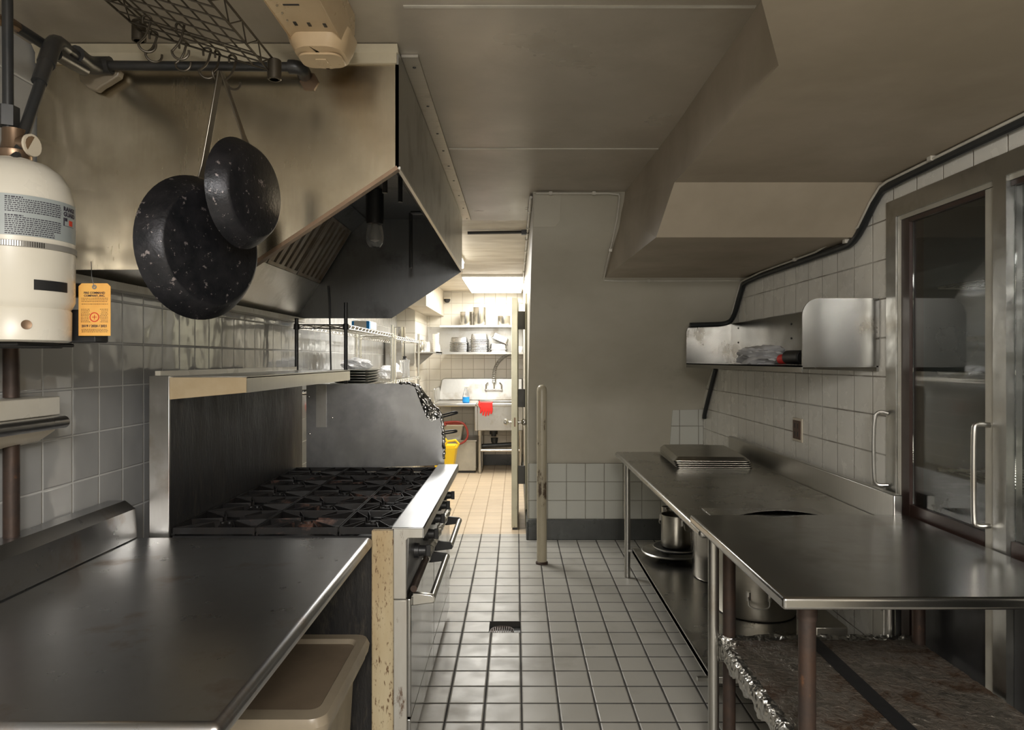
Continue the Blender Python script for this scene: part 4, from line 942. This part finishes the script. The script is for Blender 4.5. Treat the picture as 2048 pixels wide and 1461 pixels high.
# ================================================================ back room
# wire shelving units
def wire_shelving(x0, x1, y0, y1, shelves, tops, label, front='pipe', mat='chromewire'):
    t = thing('wire_shelving', ((x0+x1)/2, (y0+y1)/2, 0), label, 'shelving unit')
    for (x, y), zt, m_ in zip(((x0, y0), (x1, y0), (x0, y1), (x1, y1)), tops, (front, front, mat, mat)):
        bm = nb(); cyl(bm, (x, y, 0), (x, y, zt), .0125, seg=12)
        lathe(bm, [(.014, zt-.001), (.014, zt+.006), (0, zt+.008)], (x, y, 0), 12); part('post', bm, m_, t)
        for z in shelves:
            bm = nb(); lathe(bm, [(.014, z-.02), (.021, z-.018), (.018, z+.016), (.014, z+.018)], (x, y, 0), 12, cap=False)
            part('collar', bm, m_, t)
    for z in shelves:
        bm = nb()
        def truss(a, b):
            a = Vector(a); b = Vector(b)
            for h in (0.012, -.012): tube(bm, [a+V(0, 0, h), b+V(0, 0, h)], .0035, 6)
            n = max(4, int((b-a).length/.055)); 
            for k in range(n):
                tube(bm, [a.lerp(b, k/n)+V(0, 0, .012 if k % 2 else -.012), a.lerp(b, (k+1)/n)+V(0, 0, -.012 if k % 2 else .012)], .0022, 5)
        truss((x1, y0, z), (x1, y1, z)); truss((x0, y0, z), (x0, y1, z)); truss((x0, y1, z), (x1, y1, z))
        n = int((y1-y0)/.028)
        for k in range(1, n): y = y0+(y1-y0)*k/n; box(bm, x0, x1, y-.0015, y+.0015, z+.012, z+.015)
        for q in (.33, .66): tube(bm, [(x0+(x1-x0)*q, y0, z+.008), (x0+(x1-x0)*q, y1, z+.008)], .003, 5)
        s = part('shelf', bm, mat, t)
        bm = nb(); truss((x0, y0, z), (x1, y0, z)); part('shelf_end', bm, front, t)
    return t
wire_shelving(-1.405, -1.09, 4.58, 6.28, (1.713, 1.29, .35), (1.76, 1.86, 1.80, 1.80), 'wire shelving unit with black front posts behind the gas range')
wire_shelving(-1.40, -1.09, 6.42, 8.0, (1.70, 1.30, .35), (1.78, 1.78, 1.78, 1.78), 'second pale wire shelving unit further into the passage', 'chromewire')

def cnr(px, py, y): return at(px, py, y)
def simple_box(name, px0, px1, py0, py1, y, dy, mat, label, cat, bev=.004, grp=None):
    a, b = at(px0, py1, y), at(px1, py0, y); bm = nb(); box(bm, a.x, b.x, y, y+dy, a.z, b.z); return solo(name, bm, mat, label, cat, grp, bevel=bev)
# package on top shelf
t = thing('plastic_package', (-1.2, 5.6, 1.73), 'white and blue plastic package on top of the near wire shelf', 'package')
bm = nb(); box(bm, -1.25, -1.12, 5.45, 5.75, 1.729, 1.80); part('wrapper', bm, 'whiteglaze', t, bevel=.012)
bm = nb(); box(bm, -1.252, -1.235, 5.449, 5.5, 1.735, 1.795); box(bm, -1.14, -1.118, 5.449, 5.5, 1.735, 1.795); part('blue_stripes', bm, 'blue', t)
# foil trays in plastic on middle shelf
for k in range(6):
    bm = nb(); z = 1.306+k*.02; N = 5
    loft(bm, [[bm.verts.new((x, y, z+h)) for x, y in rrect(-1.38+a, -1.10-a, 5.3+a, 5.85-a, .03, 4)] for a, h in ((.03, 0), (0, .019), (-.004, .019), (-.004, .016), (.028, -.0))][:4], cap=True)
    solo('foil_tray', bm, 'foiltape', ['bottom', 'second lowest', 'third lowest', 'third highest', 'second highest', 'topmost'][k]+' foil tray in the stack on the near wire shelf', 'tray', 'foil trays on the wire shelf')
blob('plastic_bag', (-1.24, 5.58, 1.428), .11, .24, .05, 'bag', 'clear plastic sheet draped over the foil trays', 'plastic bag', .35, 9)
blob('plastic_bag', (-1.22, 6.95, 1.318), .10, .3, .08, 'bag', 'bulky clear plastic bag on the further wire shelf', 'plastic bag', .4, 11)
t = thing('lidded_jar', (-1.13, 7.45, 1.318), 'clear jar with dark lid knob on the further wire shelf', 'jar')
bm = nb(); lathe(bm, [(.05, 0), (.055, .01), (.05, .14), (.058, .18), (.03, .185), (0, .185)], (-1.16, 7.45, 1.318), 24); part('body', bm, 'clear', t)
bm = nb(); lathe(bm, [(.03, .185), (.015, .20), (.022, .215), (0, .225)], (-1.16, 7.45, 1.318), 16); part('lid_knob', bm, 'black', t)
# pot and canisters on unit 2 / side shelf
pot('stock_pot', -1.22, 7.5, 1.717, .062, .125, 'upturned steel pot on top of the further wire shelf', 'shiny', handles=False)
# grey steel cabinet at wall
t = thing('steel_cabinet', (-1.42, 8.35, 1.3), 'grey steel cabinet on the wall behind the wire shelving', 'cabinet')
bm = nb(); box(bm, -1.497, -1.275, 8.1, 8.95, 1.42, 1.78); part('cabinet_box', bm, 'steelv', t, bevel=.02)
bm = nb(); box(bm, -1.272, -1.262, 8.15, 8.9, 1.45, 1.75); part('door', bm, 'steelv', t, bevel=.004)
# side shelf on far-left with glassware
t = thing('side_shelf', (-1.16, 9.5, 1.5), 'steel side shelf on bracket holding glassware by the far left corner', 'shelf')
bm = nb(); box(bm, -1.268, -1.0, 9.02, 9.68, 1.585, 1.60); box(bm, -1.01, -1.0, 9.02, 9.68, 1.565, 1.605); part('board', bm, 'steel', t)
bm = nb(); prism(bm, [(-1.268, 9.1, 1.583), (-1.05, 9.1, 1.583), (-1.268, 9.1, 1.40)], (0, .015, 0)); part('bracket', bm, 'greyplastic', t)
gl = [('steel_pitcher', -1.215, 9.10, .048, .15, 'shiny', 'tall steel pitcher at the near end of the side shelf', 'pitcher'),
      ('glass_jar', -1.13, 9.12, .035, .13, 'clear', 'tall clear glass jar beside the steel pitcher', 'jar'),
      ('glass_jar', -1.17, 9.30, .035, .11, 'clear', 'shorter clear glass jar on the side shelf', 'jar')]
for nm, x, y, r, h, m_, lb, ct in gl:
    bm = nb(); lathe(bm, [(r*.9, 0), (r, .01), (r, h*.7), (r*.8, h*.85), (r*.85, h), (r*.8, h), (r*.75, h*.85), (0, h*.8)], (x, y, 1.6005), 24); solo(nm, bm, m_, lb, ct)
cs = None
for k in range(8):
    if cs is None:
        bm = nb(); lathe(bm, [(.028, 0), (.04, .05), (.042, .05), (.042, .056), (.036, .056), (.025, .004), (0, .004)], (0, 0, 0), 24); o = finish('glass_bowl', bm, 'whiteglaze', (0, 0, 0)); cs = o
    else: o = cs.copy(); COL.objects.link(o)
    o.location = (-1.06, 9.42, 1.6005+k*.026)
    tag(o, 'small white bowl, number %s counted upward in the stack on the side shelf' % ['one', 'two', 'three', 'four', 'five', 'six', 'seven', 'eight'][k] if k not in (0, 7) else ('small white bowl at the %s of the bowl stack on the side shelf' % ('bottom' if k == 0 else 'top')), 'bowl', 'bowls on the side shelf')
bm = nb(); lathe(bm, [(.026, 0), (.03, .02), (.026, .08), (.012, .12), (.014, .24), (.018, .26), (0, .262)], (-1.045, 9.58, 1.6005), 20); solo('white_bottle', bm, 'whiteglaze', 'slim white bottle standing behind the bowls on the side shelf', 'bottle')

# long wall shelves over the sink
t = thing('pan_shelf', (-.45, 9.95, 1.6), 'long steel wall shelf with pan stacks above the sink', 'shelf')
bm = nb(); box(bm, -.995, .095, 9.69, YB-.001, 1.588, 1.60); box(bm, -.995, .095, 9.685, 9.695, 1.575, 1.604); part('board', bm, 'steel', t)
bm = nb(); box(bm, -1.26, .095, YB-.012, YB-.001, 1.604, 1.97); part('back_panel', bm, 'steelv', t)
t = thing('upper_shelf', (-.45, 9.95, 1.95), 'upper steel wall shelf carrying stock pots in the back room', 'shelf')
bm = nb(); box(bm, -1.05, .095, 9.86, YB-.014, 1.958, 1.972); box(bm, -1.05, .095, 9.855, 9.865, 1.95, 1.976); part('board', bm, 'whiteglaze', t)
for pa, pb, pt, lb in ((920, 943, 620, 'left steel stock pot on the upper shelf'), (946, 972, 611, 'tallest steel stock pot on the upper shelf'), (995, 1021, 628, 'low wide steel pot at the door end of the upper shelf')):
    y = 9.99; a = (pa-1032)*y/1430; b = (pb-1032)*y/1430; pot('stock_pot', (a+b)/2, y+.03, 1.973, (b-a)/2, (648-pt)*y/1430, lb, 'shiny', handles=False, grp='pots on the upper shelf')
bm = nb(); lathe(bm, [(.045, 0), (.04, .03), (.02, .052), (0, .056)], (-.335, 9.98, 1.973), 20); solo('glass_bowl', bm, 'clear', 'small upturned clear glass bowl between pots on the upper shelf', 'bowl')
# steam pans
def steam_pan():
    bm = nb(); 
    def rg(a, z): return [bm.verts.new((x, y, z)) for x, y in rrect(-.125+a, .125-a, -.16+a, .16-a, max(.008, .03-a*.5), 4)]
    loft(bm, [rg(.014, .0), rg(.0, .0), rg(-.002, .003), rg(0, .006), rg(.012, .007), rg(.022, .070), rg(.030, .080)], cap=True)
    return bm
ordn = ['bottom', 'second', 'third', 'fourth', 'fifth', 'sixth', 'seventh', 'eighth', 'ninth', 'tenth']
sp0 = None
for si, (px, n, nm) in enumerate(((919, 7, 'left'), (959, 9, 'tallest middle'), (997, 2, 'short right'))):
    for k in range(n):
        if sp0 is None: o = finish('steam_pan', steam_pan(), 'panstack', (0, 0, 0)); sp0 = o
        else: o = sp0.copy(); COL.objects.link(o)
        o.location = ((px-1032)*9.87/1430, 9.88, 1.6005+k*(.0215 if n > 2 else .04)); o.rotation_euler = (0, 0, random.uniform(-.02, .02))
        pos_ = 'topmost' if k == n-1 else ordn[k]+(' from below' if k else '')
        tag(o, 'upturned steel steam pan, %s in the %s stack over the sink' % (pos_, nm), 'steam pan', 'steam pans stacked over the sink')
o = sp0.copy(); COL.objects.link(o); o.location = ((999-1032)*9.87/1430, 9.88, 1.755); o.rotation_euler = (0, R(24), 0)
tag(o, 'steel steam pan lying tilted on top of the short right stack', 'steam pan', 'steam pans stacked over the sink')
o = sp0.copy(); COL.objects.link(o); o.location = (.065-.0, 9.88, 1.6005); o.rotation_euler = (0, 0, 0); o.scale = (.35, 1, 1)
tag(o, 'small steel pan half hidden behind the open door', 'steam pan', 'steam pans stacked over the sink')

# sink
t = thing('sink', (-.5, 9.75, 0), 'stainless commercial sink with drainboard on the far wall', 'sink')
sx0, sx1 = -1.10, .09
bm = nb(); box(bm, sx0, -.52, 9.32, 10.12, .89, .93); part('drainboard', bm, 'steel', t, bevel=.008)
bm = nb(); prism(bm, [(sx0, 10.06, .93), (sx0+.05, 10.10, 1.22), (sx0+.09, 10.10, 1.24), (sx1, 10.10, 1.24), (sx1, 10.06, .93)], (0, .08, 0)); box(bm, sx0, sx0+.03, 9.45, 10.1, .93, 1.12); part('splashback', bm, 'steelv', t, bevel=.012)
bm = nb()
box(bm, -.52, sx1, 9.32, 9.40, .89, .93); box(bm, -.52, sx1, 9.98, 10.10, .89, .93); box(bm, -.54, -.50, 9.34, 10.04, .57, .92); box(bm, -.54, sx1, 9.36, 9.385, .57, .90); box(bm, -.54, sx1, 10.0, 10.02, .57, .9); box(bm, -.54, sx1, 9.36, 10.02, .57, .585)
part('basin', bm, 'steelv', t, bevel=.012)
for x, y in ((-.475, 9.42), (-.475, 10.0), (.06, 9.42)):
    bm = nb(); cyl(bm, (x, y, .03), (x, y, .57), .022); cyl(bm, (x, y, .50), (x, y, .57), .030); cyl(bm, (x, y, 0), (x, y, .035), .016); part('leg', bm, 'steelv', t)
bm = nb(); cyl(bm, (-.475, 9.42, .305), (.07, 9.42, .305), .018); part('cross_rail', bm, 'shiny', t)
bm = nb(); tube(bm, [(-.30, 9.62, .57), (-.30, 9.62, .50)], .055, 14); tube(bm, [(-.30, 9.62, .50), (-.30, 9.62, .47)], .035, 14); tube(bm, [(-.29, 9.62, .45), (-.29, 9.62, .40), (-.28, 9.62, .37)], [.05, .045, .03], 14)
tube(bm, [(-.28, 9.62, .42), (-.28, 9.62, .345)], .026, 12); tube(bm, [(-.46, 9.6, .34), (.08, 9.6, .37)], .03, 14); part('drain_trap', bm, 'rubber', t)
# faucet with spring
t = thing('spray_faucet', (-.30, 10.05, 1.0), 'chrome wall faucet with coiled spring spray hose above the sink', 'faucet')
bm = nb(); y = 10.03; tube(bm, [at(972, 780, y), at(1003, 780, y)], .014, 12)
for px in (972, 1003): tube(bm, [at(px, 781, y), at(px, 781, y)+V(0, .07, 0)], .018, 12)
part('body', bm, 'shiny', t)
for px, q in ((972, -1), (1003, 1)):
    bm = nb(); tube(bm, [at(px, 779, y), at(px, 770, y), at(px-q*4, 766, y-.02)], .010, 8); part('tap_handle', bm, 'shiny', t)
bm = nb(); tube(bm, [at(988, 780, y), at(988, 765, y)], .008, 8); part('riser', bm, 'shiny', t)
bm = nb(); path = [at(px, py, 10.0) for px, py in ((988, 766), (988, 750), (990, 737), (996, 725), (1006, 715), (1018, 708), (1028, 706), (1036, 712))]
P_ = [Vector(p) for p in path]
for _ in range(3):
    Q = [P_[0]]
    for a, b in zip(P_[:-1], P_[1:]): Q += [a*.75+b*.25, a*.25+b*.75]
    P_ = Q+[P_[-1]]
pts = []; tot = len(P_)
for i in range(tot-1):
    for s in range(5):
        p = P_[i].lerp(P_[i+1], s/5); T_ = (P_[i+1]-P_[i]).normalized(); u = T_.cross(V(0, 1, 0)); ph = (i*5+s)*1.15
        pts.append(p+(u*math.cos(ph)+V(0, 1, 0)*math.sin(ph))*.022)
tube(bm, pts, .0055, 5); tube(bm, P_, .009, 6); part('spring_hose', bm, 'steelv', t)
# spray bottle
t = thing('spray_bottle', (-.70, 9.6, .93), 'clear spray bottle with blue liquid on the sink drainboard', 'spray bottle')
bm = nb(); lathe(bm, [(.040, 0), (.048, .01), (.045, .075), (0, .075)], (-.665, 9.5, .931), 20); part('liquid', bm, 'blue', t, label='bright blue liquid')
bm = nb(); lathe(bm, [(.046, .076), (.036, .13), (.018, .18), (.014, .20), (0, .2)], (-.665, 9.5, .931), 20); part('bottle', bm, 'clear', t)
bm = nb(); box(bm, -.69, -.63, 9.485, 9.515, 1.131, 1.155); box(bm, -.65, -.635, 9.49, 9.51, 1.105, 1.131); part('trigger_head', bm, 'whiteglaze', t, bevel=.004)
# gloves
t = thing('rubber_gloves', (-.40, 9.30, .75), 'red rubber gloves draped over the front of the sink basin', 'gloves')
bm = nb()
gx0, gx1 = (958-1032)*9.3/1430, (985-1032)*9.3/1430
loft(bm, [[bm.verts.new((x, y, z)) for x, y in rrect(gx0+.012+a, gx1-a, 9.290, 9.312, .009, 3)] for z, a in ((.83, .01), (.86, .0), (.92, .0), (.945, .006))])
loft(bm, [[bm.verts.new((x, y, z)) for x, y in rrect(gx0+.02, gx1, 9.30, 9.44, .009, 3)] for z in (.9315, .946)])
part('cuff', bm, 'red', t, bevel=.003)
for k in range(5):
    bm = nb(); x = gx0+.03+k*.034; z1 = .775+[.03, .0, -.01, .0, .02][k]
    tube(bm, [(x, 9.300, .87), (x-.004, 9.296, .82), (x-.012, 9.296, z1)], [.016, .014, .010], 10); part('finger', bm, 'red', t)
bm = nb(); tube(bm, [(gx0+.02, 9.30, .88), (gx0+.0, 9.298, .92), (gx0+.008, 9.30, .965)], [.016, .012, .009], 10); part('thumb', bm, 'red', t)

# left of sink: steel box, bins, hose, mop wringer bucket
bm = nb(); box(bm, -1.02, -.53, 9.46, 10.1, .03, .42); 
t = thing('grease_trap', (-.77, 9.8, 0), 'low grey steel grease trap box under the sink drainboard', 'grease trap'); part('box', bm, 'coolerframe', t, bevel=.006)
bm = nb(); box(bm, -1.03, -.52, 9.45, 10.11, .42, .435); part('lid', bm, 'steelv', t); bm = nb(); box(bm, -1.0, -.55, 9.48, 10.08, 0, .03); part('base', bm, 'black', t)
t = thing('grey_bin', (-.83, 9.4, .435), 'grey plastic tub on the grease trap under the drainboard', 'tub')
bm = nb(); loft(bm, [[bm.verts.new((x, y, z)) for x, y in rrect(-.96+a, -.70-a, 9.48+a, 9.80-a, .02, 4)] for z, a in ((.436, .03), (.62, 0))], cap=True); part('tub', bm, 'coolerframe', t)
bm = nb(); box(bm, -.97, -.69, 9.47, 9.81, .621, .64); part('lid', bm, 'whiteglaze', t, bevel=.004)
bm = nb(); path = [(-.95, 9.44, .67), (-.80, 9.44, .685), (-.70, 9.44, .67), (-.65, 9.44, .60), (-.63, 9.43, .50), (-.67, 9.42, .42), (-.76, 9.42, .38), (-.84, 9.40, .385)]
tube(bm, path, .014, 8, smooth=2); tube(bm, [(-.93, 9.46, .654), (-.72, 9.46, .654)], .013, 8); tube(bm, [(-.955, 9.43, .66), (-.93, 9.42, .63)], .022, 8); solo('coiled_hose', bm, 'redhose', 'dark red hose looped over the tub beside the sink', 'hose')
# mop bucket stands nearer
by = 8.7
def bp(px, py): return at(px, py, by)
t = thing('mop_bucket', (-.80, 8.8, 0), 'yellow mop bucket with wringer left of the sink', 'mop bucket')
bm = nb(); loft(bm, [[bm.verts.new((x, y, z)) for x, y in rrect(-1.03+a, -.735-a, 8.7+a, 9.1-a, .03, 4)] for z, a in ((.08, .05), (.40, 0), (.415, -.006), (.425, -.006))]); part('bucket', bm, 'yellow', t)
bm = nb(); box(bm, -.90, -.745, 8.72, 8.95, .428, .45); tube(bm, [(-.88, 8.75, .44), (-.84, 8.75, .50), (-.74, 8.75, .515), (-.70, 8.75, .47), (-.72, 8.75, .43), (-.82, 8.75, .40)], .014, 8, closed=False); tube(bm, [(-.84, 8.75, .50), (-.90, 8.75, .58)], .012, 8); part('wringer', bm, 'yellow', t, bevel=.002)
for x in (-.98, -.79):
    for y in (8.77, 9.02):
        bm = nb(); tube(bm, [(x-.012, y, .03), (x+.012, y, .03)], .03, 14); tube(bm, [(x, y, .03), (x, y, .085)], .01, 8); part('caster', bm, 'black', t)
# pan handles poking past the heat shield (pans parked on a low shelf of the wire unit)
for k, (pa, pb, lb) in enumerate((((880, 833), (915, 826), 'upper black looped pan handle sticking out past the heat shield'), ((880, 866), (914, 863), 'lower green-black handle sticking out past the heat shield'))):
    bm = nb(); a, b = at(*pa, 4.45), at(*pb, 4.45); a0 = a+V(-.10, 0, -.005)
    tube(bm, [a0-V(0, 0, .012), a-V(0, 0, .010), b-V(.01, 0, .006), b+V(.003, 0, 0), b+V(-.012, 0, .008), a+V(0, 0, .004), a0], .0055, 8, smooth=1)
    loc = a0; lathe(bm, [(.085, -.024), (.10, .0), (.103, .012), (.098, .012), (.082, -.012), (0, -.014)], tuple(a0+V(-.10, 0, 0)), 30); solo('pan_with_handle', bm, 'black', lb, 'pan')
hs = D.objects['heat_shield']
for (px_, py_) in ((880, 833), (880, 866)):
    z = at(px_, py_, 4.45).z-.030
    for x in (-.74, -.62):
        bm = nb(); box(bm, x, x+.02, 4.2515, 4.56, z-.010, z); part('rear_bracket', bm, 'steelv', hs)

# far room ceiling lamps
t = thing('ceiling_lamp', (-.25, 9.0, 2.42), 'bright flat ceiling lamp in the back room', 'ceiling lamp')
bm = nb(); box(bm, -.62, .08, 8.15, 9.85, 2.445, 2.474); part('housing', bm, 'whiteglaze', t); bm = nb(); box(bm, -.61, .07, 8.16, 9.84, 2.42, 2.444); part('diffuser', bm, 'lamp', t, bevel=.006)
t = thing('ceiling_lamp', (-.62, 6.3, 2.40), 'bright fluorescent strip just past the hood in the passage', 'ceiling lamp')
bm = nb(); box(bm, -.70, -.50, 5.55, 7.0, 2.445, 2.474); part('housing', bm, 'whiteglaze', t); bm = nb(); box(bm, -.69, -.51, 5.56, 6.99, 2.39, 2.444); part('diffuser', bm, 'lamp', t, bevel=.012)
t = thing('security_camera', (-.98, 10.1, 2.3), 'small dark dome security camera on the far wall', 'security camera')
bm = nb(); lathe(bm, [(.0, 0), (.025, .006), (.042, .03), (.045, .055), (0, .055)], (-.975, 10.13, 2.305), 20); part('dome', bm, 'black', t); bm = nb(); box(bm, -1.02, -.93, 10.08, YB-.001, 2.361, 2.375); part('mount', bm, 'ivory', t)
